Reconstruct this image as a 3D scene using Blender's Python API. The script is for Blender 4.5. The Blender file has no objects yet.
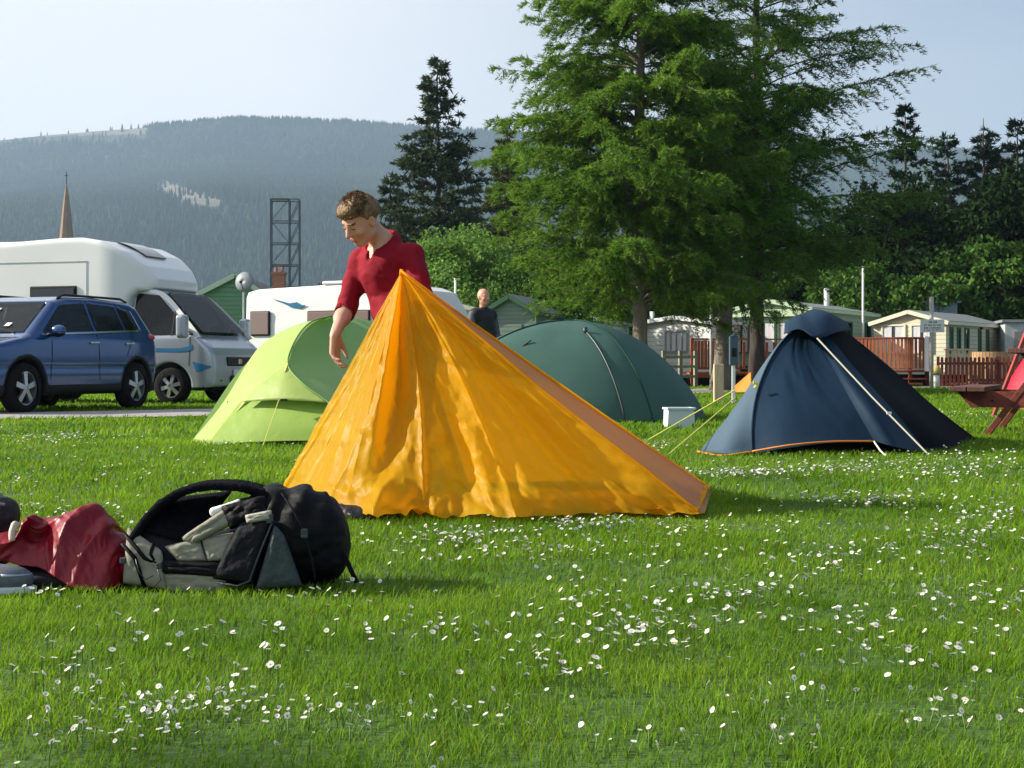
import bpy, bmesh, math, random
import numpy as np
from mathutils import Vector, Matrix
rnd = random.Random(7)
RNG = np.random.default_rng(11)
PI = math.pi
SC = bpy.context.scene
COL = SC.collection
EYE = 0.70
F_PX = 1400.0
HOR = 366.0

# ------------------------------------------------------------------ camera
cd = bpy.data.cameras.new('camera'); cam = bpy.data.objects.new('camera', cd); COL.objects.link(cam)
cam.location = (0, 0, EYE); cam.rotation_euler = (math.radians(90), 0, 0)
cd.sensor_width = 36; cd.lens = 36 * F_PX / 1024.0
cd.shift_y = -(384 - HOR) / 1024.0
cd.clip_start = 0.05; cd.clip_end = 20000
cd.dof.use_dof = False
SC.camera = cam
# ------------------------------------------------------------------ light
SUN = Vector((-1.0, 0.10, 0.54)).normalized()
sl = bpy.data.lights.new('sun', 'SUN'); sl.energy = 5.0; sl.angle = math.radians(0.53); sl.color = (1.0, 0.93, 0.80)
so = bpy.data.objects.new('sun', sl); COL.objects.link(so)
so.rotation_euler = (-SUN).to_track_quat('-Z', 'Y').to_euler(); so.location = (-30, 0, 40)
W = bpy.data.worlds.new('World'); SC.world = W; W.use_nodes = True
wn = W.node_tree.nodes; wl = W.node_tree.links
bg = wn['Background']; sky = wn.new('ShaderNodeTexSky'); sky.sky_type = 'NISHITA'; sky.sun_disc = False
sky.sun_elevation = math.asin(SUN.z); sky.sun_rotation = math.atan2(SUN.x, SUN.y)
sky.air_density = 1.0; sky.dust_density = 2.2; sky.ozone_density = 1.6
# thin high cloud: a soft white layer mixed over the blue, thicker to the left (west)
tc = wn.new('ShaderNodeTexCoord'); mp = wn.new('ShaderNodeMapping'); mp.inputs['Scale'].default_value = (1, 1, 3.2)
nz = wn.new('ShaderNodeTexNoise'); nz.inputs['Scale'].default_value = 1.7; nz.inputs['Detail'].default_value = 5; nz.inputs['Roughness'].default_value = .5
sx = wn.new('ShaderNodeSeparateXYZ')
ma = wn.new('ShaderNodeMath'); ma.operation = 'MULTIPLY_ADD'; ma.inputs[1].default_value = -1.3; ma.inputs[2].default_value = 0.38
mb_ = wn.new('ShaderNodeMath'); mb_.operation = 'MULTIPLY_ADD'; mb_.inputs[1].default_value = 0.55
mb_.use_clamp = True
mx = wn.new('ShaderNodeMixRGB'); mx.inputs[2].default_value = (6.1, 6.3, 6.6, 1)
wl.new(tc.outputs['Generated'], mp.inputs[0]); wl.new(mp.outputs[0], nz.inputs['Vector']); wl.new(tc.outputs['Generated'], sx.inputs[0])
wl.new(sx.outputs['X'], ma.inputs[0]); wl.new(nz.outputs['Fac'], mb_.inputs[0]); wl.new(ma.outputs[0], mb_.inputs[2])
wl.new(mb_.outputs[0], mx.inputs[0]); wl.new(sky.outputs[0], mx.inputs[1]); wl.new(mx.outputs[0], bg.inputs[0])
bg.inputs[1].default_value = 0.08
SC.view_settings.view_transform = 'Standard'; SC.view_settings.look = 'None'
SC.view_settings.exposure = 0.95; SC.view_settings.gamma = 1; SC.view_settings.use_curve_mapping = False
SC.render.engine = 'CYCLES'
cy = SC.cycles
cy.max_bounces = 6; cy.diffuse_bounces = 2; cy.glossy_bounces = 2; cy.transmission_bounces = 3; cy.transparent_max_bounces = 6; cy.volume_bounces = 0
cy.use_denoising = True; cy.use_adaptive_sampling = True; cy.adaptive_threshold = 0.02
cy.caustics_reflective = False; cy.caustics_refractive = False
cy.sample_clamp_indirect = 4

# ------------------------------------------------------------------ helpers
def P(px, py, d):
    return Vector(((px - 512) / F_PX * d, d, EYE + (HOR - py) / F_PX * d))
def G(px, d, z=0.0):
    return Vector(((px - 512) / F_PX * d, d, z))
def gd(py): return F_PX * EYE / (py - HOR)

def tag(o, label, cat, group=None, kind=None):
    if label: o['label'] = label
    if cat: o['category'] = cat
    if group: o['group'] = group
    if kind: o['kind'] = kind
    return o
def empty(name, loc, label, cat, group=None, rz=0.0, parent=None):
    o = bpy.data.objects.new(name, None); COL.objects.link(o); o.location = loc; o.rotation_euler = (0, 0, rz)
    o.empty_display_size = .2
    return tag(o, label, cat, group)
def children(o): return [c for c in bpy.data.objects if c.parent == o]
def copy_tree(o, parent=None):
    kids = children(o)
    c = o.copy(); COL.objects.link(c)
    if parent is not None: c.parent = parent
    for k in kids: copy_tree(k, c)
    return c

class MB:
    def __init__(s): s.v = []; s.f = []; s.m = []; s.M = None
    def add(s, vs, fs, mi=0):
        b = len(s.v)
        if s.M is not None: vs = [s.M @ Vector(p) for p in vs]
        s.v += [tuple(p) for p in vs]; s.f += [tuple(b + i for i in f) for f in fs]; s.m += [mi] * len(fs); return s
    def box(s, c, d, R=None, mi=0):
        x, y, z = d[0] / 2, d[1] / 2, d[2] / 2
        vs = [Vector((i * x, j * y, k * z)) for i in (-1, 1) for j in (-1, 1) for k in (-1, 1)]
        if R is not None: vs = [R @ p for p in vs]
        c = Vector(c); vs = [p + c for p in vs]
        return s.add(vs, [(0, 1, 3, 2), (4, 6, 7, 5), (0, 4, 5, 1), (2, 3, 7, 6), (0, 2, 6, 4), (1, 5, 7, 3)], mi)
    def bar(s, a, b, w, h, mi=0, up=(0, 0, 1)):
        a = Vector(a); b = Vector(b); d = (b - a); L = d.length; d.normalize(); u = Vector(up)
        x = d.cross(u)
        if x.length < 1e-4: x = d.cross(Vector((0, 1, 0)))
        x.normalize(); u = x.cross(d)
        R = Matrix((d, x, u)).transposed()
        return s.box((a + b) / 2, (L, w, h), R, mi)
    def tube(s, pts, r, n=8, mi=0, caps=True):
        pts = [Vector(p) for p in pts]; N = len(pts)
        rs = r if isinstance(r, (list, tuple)) else [r] * N
        vs = []; fs = []; prev = None
        for i, p in enumerate(pts):
            d = (pts[min(i + 1, N - 1)] - pts[max(i - 1, 0)]).normalized()
            if prev is None:
                x = d.orthogonal().normalized()
            else:
                x = (prev - d * prev.dot(d))
                x = x.normalized() if x.length > 1e-5 else d.orthogonal().normalized()
            prev = x; y = d.cross(x)
            for k in range(n):
                a = 2 * PI * k / n; vs.append(p + (x * math.cos(a) + y * math.sin(a)) * rs[i])
        for i in range(N - 1):
            for k in range(n):
                k2 = (k + 1) % n
                fs.append((i * n + k, i * n + k2, (i + 1) * n + k2, (i + 1) * n + k))
        if caps:
            fs.append(tuple(range(n))[::-1]); fs.append(tuple((N - 1) * n + k for k in range(n)))
        return s.add(vs, fs, mi)
    def lathe(s, prof, c=(0, 0, 0), axis='z', n=24, mi=0, close=False):
        c = Vector(c); vs = []; fs = []
        for (r, h) in prof:
            for k in range(n):
                a = 2 * PI * k / n
                u, v = r * math.cos(a), r * math.sin(a)
                vs.append(c + Vector({'z': (u, v, h), 'y': (u, h, v), 'x': (h, u, v)}[axis]))
        for i in range(len(prof) - 1):
            for k in range(n):
                k2 = (k + 1) % n; fs.append((i * n + k, i * n + k2, (i + 1) * n + k2, (i + 1) * n + k))
        if close:
            fs.append(tuple(range(n))[::-1]); fs.append(tuple((len(prof) - 1) * n + k for k in range(n)))
        return s.add(vs, fs, mi)
    def prism(s, poly, o, ux, uy, t, mi=0):
        """poly in the (ux,uy) plane through o, extruded t along ux x uy"""
        o = Vector(o); ux = Vector(ux); uy = Vector(uy); nrm = ux.cross(uy).normalized() * t; n = len(poly)
        a = [o + ux * p[0] + uy * p[1] for p in poly]; b = [p + nrm for p in a]
        fs = [tuple(range(n))[::-1], tuple(range(n, 2 * n))] + [(i, (i + 1) % n, n + (i + 1) % n, n + i) for i in range(n)]
        return s.add(a + b, fs, mi)
    def grid(s, A, mi=0):
        A = np.asarray(A); nu, nv = A.shape[:2]
        fs = [(i * nv + j, (i + 1) * nv + j, (i + 1) * nv + j + 1, i * nv + j + 1) for i in range(nu - 1) for j in range(nv - 1)]
        return s.add([Vector(p) for p in A.reshape(-1, 3).tolist()], fs, mi)
    def build(s, name, mats, parent=None, loc=None, rz=0, smooth=False, bevel=0, solid=0, solid_off=0):
        me = bpy.data.meshes.new(name); me.from_pydata(s.v, [], s.f)
        if not isinstance(mats, (list, tuple)): mats = [mats]
        for m in mats: me.materials.append(m)
        me.polygons.foreach_set('material_index', s.m)
        bm = bmesh.new(); bm.from_mesh(me); bmesh.ops.recalc_face_normals(bm, faces=bm.faces); bm.to_mesh(me); bm.free()
        if smooth: me.polygons.foreach_set('use_smooth', [True] * len(me.polygons))
        o = bpy.data.objects.new(name, me); COL.objects.link(o)
        if loc is not None: o.location = loc
        o.rotation_euler = (0, 0, rz)
        if parent is not None: o.parent = parent
        if solid:
            m = o.modifiers.new('thickness', 'SOLIDIFY'); m.thickness = solid; m.offset = solid_off
        if bevel:
            m = o.modifiers.new('bevel', 'BEVEL'); m.width = bevel; m.segments = 2; m.limit_method = 'ANGLE'; m.angle_limit = math.radians(40)
        return o

def np_obj(name, V, Fc, mats, parent=None, smooth=False, mi=None, loc=None, rz=0):
    """uniform-size faces from numpy"""
    V = np.asarray(V, np.float32); Fc = np.asarray(Fc, np.int32); k = Fc.shape[1]
    me = bpy.data.meshes.new(name)
    me.vertices.add(len(V)); me.vertices.foreach_set('co', V.ravel())
    me.loops.add(Fc.size); me.loops.foreach_set('vertex_index', Fc.ravel())
    me.polygons.add(len(Fc)); me.polygons.foreach_set('loop_start', np.arange(0, Fc.size, k, dtype=np.int32))
    try: me.polygons.foreach_set('loop_total', np.full(len(Fc), k, np.int32))
    except Exception: pass
    if not isinstance(mats, (list, tuple)): mats = [mats]
    for m in mats: me.materials.append(m)
    if mi is not None: me.polygons.foreach_set('material_index', np.asarray(mi, np.int32))
    me.polygons.foreach_set('use_smooth', np.full(len(Fc), smooth, bool))
    me.update(calc_edges=True)
    o = bpy.data.objects.new(name, me); COL.objects.link(o)
    if parent is not None: o.parent = parent
    if loc is not None: o.location = loc
    o.rotation_euler = (0, 0, rz)
    return o

# ---- value noise
def _hash(i, j, k, seed):
    n = (i.astype(np.int64) * 374761393 + j.astype(np.int64) * 668265263 + k.astype(np.int64) * 2147483647 + seed * 974711) & 0xffffffff
    n = ((n ^ (n >> 13)) * 1274126177) & 0xffffffff
    n = n ^ (n >> 16)
    return (n & 0xffff) / 32767.5 - 1.0
def vn(x, y=0, z=0, seed=0):
    x, y, z = np.broadcast_arrays(np.asarray(x, float), np.asarray(y, float), np.asarray(z, float))
    i, j, k = np.floor(x), np.floor(y), np.floor(z); u, v, w = x - i, y - j, z - k
    u = u * u * (3 - 2 * u); v = v * v * (3 - 2 * v); w = w * w * (3 - 2 * w)
    r = 0
    for a in (0, 1):
        for b in (0, 1):
            for c in (0, 1):
                r = r + _hash(i + a, j + b, k + c, seed) * (u if a else 1 - u) * (v if b else 1 - v) * (w if c else 1 - w)
    return r
def fbm(x, y=0, z=0, seed=0, o=3):
    r = 0; a = 1; f = 1; t = 0
    for q in range(o):
        r = r + a * vn(np.asarray(x) * f, np.asarray(y) * f, np.asarray(z) * f, seed + q * 17); t += a; a *= .5; f *= 2.03
    return r / t

# ---- signed-distance modelling with surface nets
class SDF:
    def __init__(s, lo, hi, h):
        s.lo = np.array(lo, float); s.h = h
        s.n = np.ceil((np.array(hi, float) - s.lo) / h).astype(int) + 1
        s.F = np.full(s.n, 0.6, np.float32)
        s.ax = [s.lo[a] + h * np.arange(s.n[a]) for a in range(3)]
    def sub(s, lo, hi, pad):
        sl = []
        for a in range(3):
            i0 = max(0, int((lo[a] - pad - s.lo[a]) / s.h)); i1 = min(s.n[a], int((hi[a] + pad - s.lo[a]) / s.h) + 2)
            sl.append(slice(i0, max(i1, i0)))
        sl = tuple(sl)
        X, Y, Z = np.meshgrid(s.ax[0][sl[0]], s.ax[1][sl[1]], s.ax[2][sl[2]], indexing='ij')
        return sl, X, Y, Z
    def op(s, sl, d, k, cut):
        a = s.F[sl]
        if a.size == 0: return
        if cut:
            d = -d
            h = np.clip(.5 - .5 * (d - a) / max(k, 1e-6) * 1.0, 0, 1)
            h = np.clip(.5 + .5 * (d - a) / max(k, 1e-6), 0, 1)
            s.F[sl] = a + (d - a) * h + k * h * (1 - h)
        else:
            h = np.clip(.5 + .5 * (d - a) / max(k, 1e-6), 0, 1)
            s.F[sl] = d + (a - d) * h - k * h * (1 - h)
    def cap(s, a, b, ra, rb=None, k=.01, cut=False, sq=None):
        rb = ra if rb is None else rb; a = np.array(a, float); b = np.array(b, float); R = max(ra, rb)
        sl, X, Y, Z = s.sub(np.minimum(a, b), np.maximum(a, b), R + k + 3 * s.h)
        d = b - a; L = max((d * d).sum(), 1e-9)
        t = np.clip(((X - a[0]) * d[0] + (Y - a[1]) * d[1] + (Z - a[2]) * d[2]) / L, 0, 1)
        D = np.sqrt((X - a[0] - t * d[0]) ** 2 + (Y - a[1] - t * d[1]) ** 2 + (Z - a[2] - t * d[2]) ** 2) - (ra + (rb - ra) * t)
        s.op(sl, D, k, cut); return s
    def _loc(s, c, R, X, Y, Z):
        x, y, z = X - c[0], Y - c[1], Z - c[2]
        if R is None: return x, y, z
        R = np.array(R)   # columns = local axes
        return (x * R[0, 0] + y * R[1, 0] + z * R[2, 0], x * R[0, 1] + y * R[1, 1] + z * R[2, 1], x * R[0, 2] + y * R[1, 2] + z * R[2, 2])
    def ell(s, c, r, k=.01, R=None, cut=False):
        m = max(r) if R is not None else None
        c = np.array(c, float); rr = np.array([m] * 3 if m else r)
        sl, X, Y, Z = s.sub(c - rr, c + rr, k + 3 * s.h)
        x, y, z = s._loc(c, R, X, Y, Z)
        k0 = np.sqrt((x / r[0]) ** 2 + (y / r[1]) ** 2 + (z / r[2]) ** 2); k1 = np.sqrt((x / r[0] ** 2) ** 2 + (y / r[1] ** 2) ** 2 + (z / r[2] ** 2) ** 2)
        s.op(sl, k0 * (k0 - 1) / np.maximum(k1, 1e-6), k, cut); return s
    def box(s, c, hf, rad=.02, k=.01, R=None, cut=False):
        c = np.array(c, float); m = np.array([np.linalg.norm(hf)] * 3) if R is not None else np.array(hf)
        sl, X, Y, Z = s.sub(c - m, c + m, k + 3 * s.h)
        x, y, z = s._loc(c, R, X, Y, Z)
        qx, qy, qz = abs(x) - hf[0] + rad, abs(y) - hf[1] + rad, abs(z) - hf[2] + rad
        D = np.sqrt(np.maximum(qx, 0) ** 2 + np.maximum(qy, 0) ** 2 + np.maximum(qz, 0) ** 2) + np.minimum(np.maximum(qx, np.maximum(qy, qz)), 0) - rad
        s.op(sl, D, k, cut); return s
    def noise(s, amp, sc, seed=0, o=2, near=None):
        m = abs(s.F) < amp * 2 + 3 * s.h
        I = np.nonzero(m)
        s.F[m] += amp * fbm(s.ax[0][I[0]] * sc, s.ax[1][I[1]] * sc, s.ax[2][I[2]] * sc, seed, o)
    def mesh(s):
        F = s.F; ins = F < 0
        n = s.n
        cs = [(i, j, k) for i in (0, 1) for j in (0, 1) for k in (0, 1)]
        def C(A, c): return A[c[0]:n[0] - 1 + c[0], c[1]:n[1] - 1 + c[1], c[2]:n[2] - 1 + c[2]]
        cnt = sum(C(ins, c).astype(np.int8) for c in cs)
        act = (cnt > 0) & (cnt < 8)
        I = np.stack(np.nonzero(act), 1)
        idx = -np.ones(act.shape, np.int32); idx[act] = np.arange(len(I))
        vals = {c: F[I[:, 0] + c[0], I[:, 1] + c[1], I[:, 2] + c[2]] for c in cs}
        acc = np.zeros((len(I), 3)); w = np.zeros(len(I))
        for c in cs:
            for a in range(3):
                if c[a] == 0:
                    c2 = list(c); c2[a] = 1; c2 = tuple(c2)
                    f0, f1 = vals[c], vals[c2]; m = (f0 < 0) != (f1 < 0)
                    t = np.where(m, f0 / np.where(m, f0 - f1, 1), 0)
                    p = np.tile(np.array(c, float), (len(I), 1)); p[:, a] = t
                    acc += p * m[:, None]; w += m
        V = s.lo + s.h * (I + acc / w[:, None])
        Fs = []
        for a in range(3):
            b, c = (a + 1) % 3, (a + 2) % 3
            s0 = [slice(0, n[q]) for q in range(3)]; s1 = list(s0)
            s0[a] = slice(0, n[a] - 1); s1[a] = slice(1, n[a])
            for q in (b, c): s0[q] = slice(1, n[q] - 1); s1[q] = slice(1, n[q] - 1)
            A0 = ins[tuple(s0)]; A1 = ins[tuple(s1)]
            E = np.stack(np.nonzero(A0 != A1), 1)
            if len(E) == 0: continue
            flip = A0[E[:, 0], E[:, 1], E[:, 2]]
            e = E.copy(); e[:, b] += 1; e[:, c] += 1
            def at(db, dc):
                q = e.copy(); q[:, b] += db; q[:, c] += dc
                return idx[q[:, 0], q[:, 1], q[:, 2]]
            Q = np.stack([at(-1, -1), at(0, -1), at(0, 0), at(-1, 0)], 1)
            Q[~flip] = Q[~flip][:, ::-1]
            Fs.append(Q)
        return V, np.concatenate(Fs)
    def build(s, name, mats, parent=None, loc=None, rz=0, mfun=None, smooth=True):
        V, Fc = s.mesh()
        mi = None
        if mfun is not None:
            ctr = V[Fc].mean(1); mi = mfun(ctr[:, 0], ctr[:, 1], ctr[:, 2])
        return np_obj(name, V, Fc, mats, parent, smooth, mi, loc, rz)

def poly_sd(px, py, poly):
    """signed distance to a 2-D polygon, negative inside"""
    d = np.full(px.shape, 1e9); s = np.ones(px.shape); n = len(poly)
    for i in range(n):
        ax, ay = poly[i]; bx, by = poly[i - 1]
        ex, ey = bx - ax, by - ay; wx, wy = px - ax, py - ay
        t = np.clip((wx * ex + wy * ey) / (ex * ex + ey * ey), 0, 1)
        d = np.minimum(d, (wx - ex * t) ** 2 + (wy - ey * t) ** 2)
        c1 = py >= ay; c2 = py < by; c3 = ex * wy > ey * wx
        m = (c1 & c2 & c3) | (~c1 & ~c2 & ~c3); s = np.where(m, -s, s)
    return s * np.sqrt(d)
def smax(a, b, k):
    h = np.clip(.5 - .5 * (a - b) / k, 0, 1)
    return a + (b - a) * h + k * h * (1 - h)

def catmull(pts, n):
    pts = np.array([list(p) for p in pts], float); m = len(pts)
    if m == 2: 
        t = np.linspace(0, 1, n)[:, None]; return pts[0] * (1 - t) + pts[1] * t
    seg = np.linalg.norm(np.diff(pts, axis=0), axis=1); u = np.concatenate([[0], np.cumsum(seg)]); u /= u[-1]
    ext = np.vstack([2 * pts[0] - pts[1], pts, 2 * pts[-1] - pts[-2]])
    out = []
    for t in np.linspace(0, 1, n):
        i = min(max(int(np.searchsorted(u, t, side='right')) - 1, 0), m - 2); s = (t - u[i]) / (u[i + 1] - u[i])
        p0, p1, p2, p3 = ext[i:i + 4]
        out.append(.5 * ((2 * p1) + (-p0 + p2) * s + (2 * p0 - 5 * p1 + 4 * p2 - p3) * s * s + (-p0 + 3 * p1 - 3 * p2 + p3) * s ** 3))
    return np.array(out)
def coons(c0, c1, d0, d1, nu=24, nv=24):
    """c0(u) at v=0, c1(u) at v=1, d0(v) at u=0, d1(v) at u=1; arrays of points -> (nu,nv,3)"""
    c0 = catmull(c0, nu); c1 = catmull(c1, nu); d0 = catmull(d0, nv); d1 = catmull(d1, nv)
    u = np.linspace(0, 1, nu)[:, None, None]; v = np.linspace(0, 1, nv)[None, :, None]
    A = (1 - v) * c0[:, None] + v * c1[:, None] + (1 - u) * d0[None] + u * d1[None]
    B = (1 - u) * (1 - v) * c0[0] + u * (1 - v) * c0[-1] + (1 - u) * v * c1[0] + u * v * c1[-1]
    return A - B
def gnormal(A):
    du = np.gradient(A, axis=0); dv = np.gradient(A, axis=1); N = np.cross(du, dv)
    return N / np.maximum(np.linalg.norm(N, axis=2, keepdims=True), 1e-9)

# ------------------------------------------------------------------ materials
def mat(name, col, rough=.6, metal=0.0, var=0.0, scale=4.0, bump=0.0, bscale=30.0, spec=.4, coat=0.0, transl=0.0, thru=0.0,
        emis=None, col2=None, island=0.0, detail=4, stretch=None):
    m = bpy.data.materials.new(name); m.use_nodes = True; nt = m.node_tree; N = nt.nodes; L = nt.links
    p = N['Principled BSDF']; out = N['Material Output']
    p.inputs['Base Color'].default_value = (*col, 1); p.inputs['Roughness'].default_value = rough; p.inputs['Metallic'].default_value = metal
    p.inputs['Specular IOR Level'].default_value = spec; p.inputs['Coat Weight'].default_value = coat; p.inputs['Coat Roughness'].default_value = .05
    csock = None
    if var > 0 or col2 or bump:
        t = N.new('ShaderNodeTexCoord'); mp = N.new('ShaderNodeMapping'); L.new(t.outputs['Object'], mp.inputs[0])
        if stretch: mp.inputs['Scale'].default_value = stretch
    if var > 0 or col2:
        n = N.new('ShaderNodeTexNoise'); n.inputs['Scale'].default_value = scale; n.inputs['Detail'].default_value = detail
        L.new(mp.outputs[0], n.inputs['Vector'])
        r = N.new('ShaderNodeValToRGB'); r.color_ramp.elements[0].position = .32; r.color_ramp.elements[1].position = .68
        a = tuple(c * (1 - var) for c in col) if not col2 else col
        b = tuple(min(c * (1 + var), 1) for c in col) if not col2 else col2
        r.color_ramp.elements[0].color = (*a, 1); r.color_ramp.elements[1].color = (*b, 1)
        L.new(n.outputs['Fac'], r.inputs[0]); csock = r.outputs[0]
    if island > 0:
        g = N.new('ShaderNodeNewGeometry'); h = N.new('ShaderNodeHueSaturation')
        mr = N.new('ShaderNodeMapRange'); mr.inputs[3].default_value = 1 - island; mr.inputs[4].default_value = 1 + island
        L.new(g.outputs['Random Per Island'], mr.inputs[0]); L.new(mr.outputs[0], h.inputs['Value'])
        mh = N.new('ShaderNodeMapRange'); mh.inputs[3].default_value = .485; mh.inputs[4].default_value = .515
        wn_ = N.new('ShaderNodeMath'); wn_.operation = 'FRACT'; w2 = N.new('ShaderNodeMath'); w2.operation = 'MULTIPLY'; w2.inputs[1].default_value = 7.13
        L.new(g.outputs['Random Per Island'], w2.inputs[0]); L.new(w2.outputs[0], wn_.inputs[0]); L.new(wn_.outputs[0], mh.inputs[0]); L.new(mh.outputs[0], h.inputs['Hue'])
        if csock: L.new(csock, h.inputs['Color'])
        else: h.inputs['Color'].default_value = (*col, 1)
        csock = h.outputs[0]
    if csock: L.new(csock, p.inputs['Base Color'])
    if bump:
        bn = N.new('ShaderNodeTexNoise'); bn.inputs['Scale'].default_value = bscale; bn.inputs['Detail'].default_value = 4
        L.new(mp.outputs[0], bn.inputs['Vector'])
        bp = N.new('ShaderNodeBump'); bp.inputs['Strength'].default_value = bump; bp.inputs['Distance'].default_value = .02
        L.new(bn.outputs['Fac'], bp.inputs['Height']); L.new(bp.outputs[0], p.inputs['Normal'])
    last = p.outputs[0]
    if transl:
        tr = N.new('ShaderNodeBsdfTranslucent'); ms = N.new('ShaderNodeMixShader'); ms.inputs[0].default_value = transl
        if csock: L.new(csock, tr.inputs[0])
        else: tr.inputs[0].default_value = (*col, 1)
        if bump: L.new(bp.outputs[0], tr.inputs['Normal'])
        L.new(last, ms.inputs[1]); L.new(tr.outputs[0], ms.inputs[2]); last = ms.outputs[0]
    if thru:
        tp = N.new('ShaderNodeBsdfTransparent'); ms = N.new('ShaderNodeMixShader'); ms.inputs[0].default_value = thru
        tp.inputs[0].default_value = (*[min(1, c * 1.2 + .1) for c in col], 1)
        L.new(last, ms.inputs[1]); L.new(tp.outputs[0], ms.inputs[2]); last = ms.outputs[0]
    if last != p.outputs[0]: L.new(last, out.inputs[0])
    return m

def board_mat(name, col, pitch=.12, axis='Z', depth=.6, rough=.6, var=.08, line=.55):
    """painted boards: a real groove every `pitch` metres (object coordinates), with faint dirt"""
    m = mat(name, col, rough, var=var, scale=1.3)
    nt = m.node_tree; N = nt.nodes; L = nt.links; p = N['Principled BSDF']
    t = N.new('ShaderNodeTexCoord'); s = N.new('ShaderNodeSeparateXYZ'); L.new(t.outputs['Object'], s.inputs[0])
    a = N.new('ShaderNodeMath'); a.operation = 'DIVIDE'; a.inputs[1].default_value = pitch; L.new(s.outputs[axis], a.inputs[0])
    f = N.new('ShaderNodeMath'); f.operation = 'FRACT'; L.new(a.outputs[0], f.inputs[0])
    r = N.new('ShaderNodeValToRGB'); e = r.color_ramp.elements; e[0].position = 0; e[0].color = (0, 0, 0, 1); e[1].position = .12; e[1].color = (1, 1, 1, 1)
    L.new(f.outputs[0], r.inputs[0])
    b = N.new('ShaderNodeBump'); b.inputs['Strength'].default_value = depth; b.inputs['Distance'].default_value = .01
    L.new(r.outputs[0], b.inputs['Height']); L.new(b.outputs[0], p.inputs['Normal'])
    old = p.inputs['Base Color'].links[0].from_socket
    mm = N.new('ShaderNodeMixRGB'); mm.blend_type = 'MULTIPLY'; mm.inputs[0].default_value = 1 - line
    L.new(old, mm.inputs[1]); L.new(r.outputs[0], mm.inputs[2]); L.new(mm.outputs[0], p.inputs['Base Color'])
    return m

M = {}
M['white_paint'] = mat('white_paint', (.80, .80, .79), .35, coat=.3, var=.03, scale=1)
M['cream_paint'] = mat('cream_paint', (.70, .67, .52), .5, var=.04)
M['glass_dark'] = mat('glass_dark', (.01, .012, .014), .06, spec=.6, coat=.3)
M['glass_grey'] = mat('glass_grey', (.20, .19, .19), .2, spec=.6)
M['glass_clear'] = mat('glass_clear', (.02, .025, .025), .04, spec=.8, thru=.62)
M['seat_cloth'] = mat('seat_cloth', (.05, .05, .055), .9)
M['curtain'] = mat('curtain', (.72, .72, .74), .8, var=.12, scale=9, stretch=(4, 4, .2))
M['black_plastic'] = mat('black_plastic', (.007, .007, .008), .5, spec=.25, var=.2, scale=12)
M['rubber'] = mat('rubber', (.009, .009, .009), .85, spec=.15, var=.2, scale=20)
M['alloy'] = mat('alloy', (.52, .53, .55), .3, metal=.8)
M['chrome'] = mat('chrome', (.75, .76, .78), .12, metal=1)
M['galv'] = mat('galvanised_steel', (.42, .44, .45), .5, metal=.5, var=.15)
M['blue_car'] = mat('blue_car_paint', (.008, .062, .21), .2, metal=.35, coat=.8, spec=.5, var=.05)
M['interior'] = mat('dark_interior', (.007, .007, .008), .95, spec=.05)
M['red_light'] = mat('red_lens', (.55, .02, .02), .15, spec=.6)
M['lamp_glass'] = mat('lamp_lens', (.62, .66, .70), .08, spec=.8, metal=.4)
M['silver_paint'] = mat('silver_paint', (.40, .43, .47), .28, metal=.5, coat=.5)
M['blue_stripe'] = mat('blue_stripe', (.03, .16, .30), .3, coat=.4)
M['asphalt'] = mat('asphalt', (.33, .30, .29), .9, var=.12, scale=3, bump=.4, bscale=60)
M['bark'] = mat('bark', (.13, .105, .085), .9, col2=(.22, .19, .15), scale=6, bump=1.0, bscale=9, stretch=(1, 1, .25))
M['bark_dark'] = mat('bark_dark', (.055, .042, .035), .9, var=.4, scale=6, bump=1.0, bscale=9, stretch=(1, 1, .25))
M['deck_red'] = mat('deck_wood_red', (.38, .085, .03), .7, var=.22, scale=3, stretch=(6, 6, .6))
M['fence_red'] = mat('fence_wood_red', (.17, .035, .022), .75, var=.3, scale=3, stretch=(6, 6, .6))
M['brown_fence'] = mat('brown_wood', (.26, .075, .03), .75, var=.25, scale=3, stretch=(6, 6, .6))
M['pale_wood'] = mat('pale_wood', (.55, .43, .28), .8, var=.15, scale=5, stretch=(6, 6, .6), bump=.3)
M['picnic_wood'] = mat('picnic_wood', (.16, .028, .016), .6, var=.3, scale=4, stretch=(4, 4, 4), bump=.4, bscale=40)
M['picnic_top'] = mat('picnic_top_wood', (.12, .05, .04), .7, var=.25, scale=4, bump=.4, bscale=40)
M['grey_roof'] = mat('grey_roof', (.19, .21, .22), .7, var=.12)
M['tile_roof'] = board_mat('tile_roof', (.17, .17, .18), .25, 'X', .8, .8)
M['skin'] = mat('skin', (.62, .33, .235), .5, var=.08, scale=9, spec=.35)
M['hair'] = mat('hair', (.21, .12, .055), .6, var=.5, scale=60, stretch=(1, 1, .2), bump=.8, bscale=90)
# ================================================================== SETTING
def quad_sheet(xs, ys, zf):
    X, Y = np.meshgrid(xs, ys, indexing='ij'); Z = zf(X, Y)
    V = np.stack([X, Y, Z], -1).reshape(-1, 3); nu, nv = len(xs), len(ys)
    i, j = np.meshgrid(np.arange(nu - 1), np.arange(nv - 1), indexing='ij'); b = (i * nv + j).ravel()
    return V, np.stack([b, b + nv, b + nv + 1, b + 1], 1)

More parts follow.
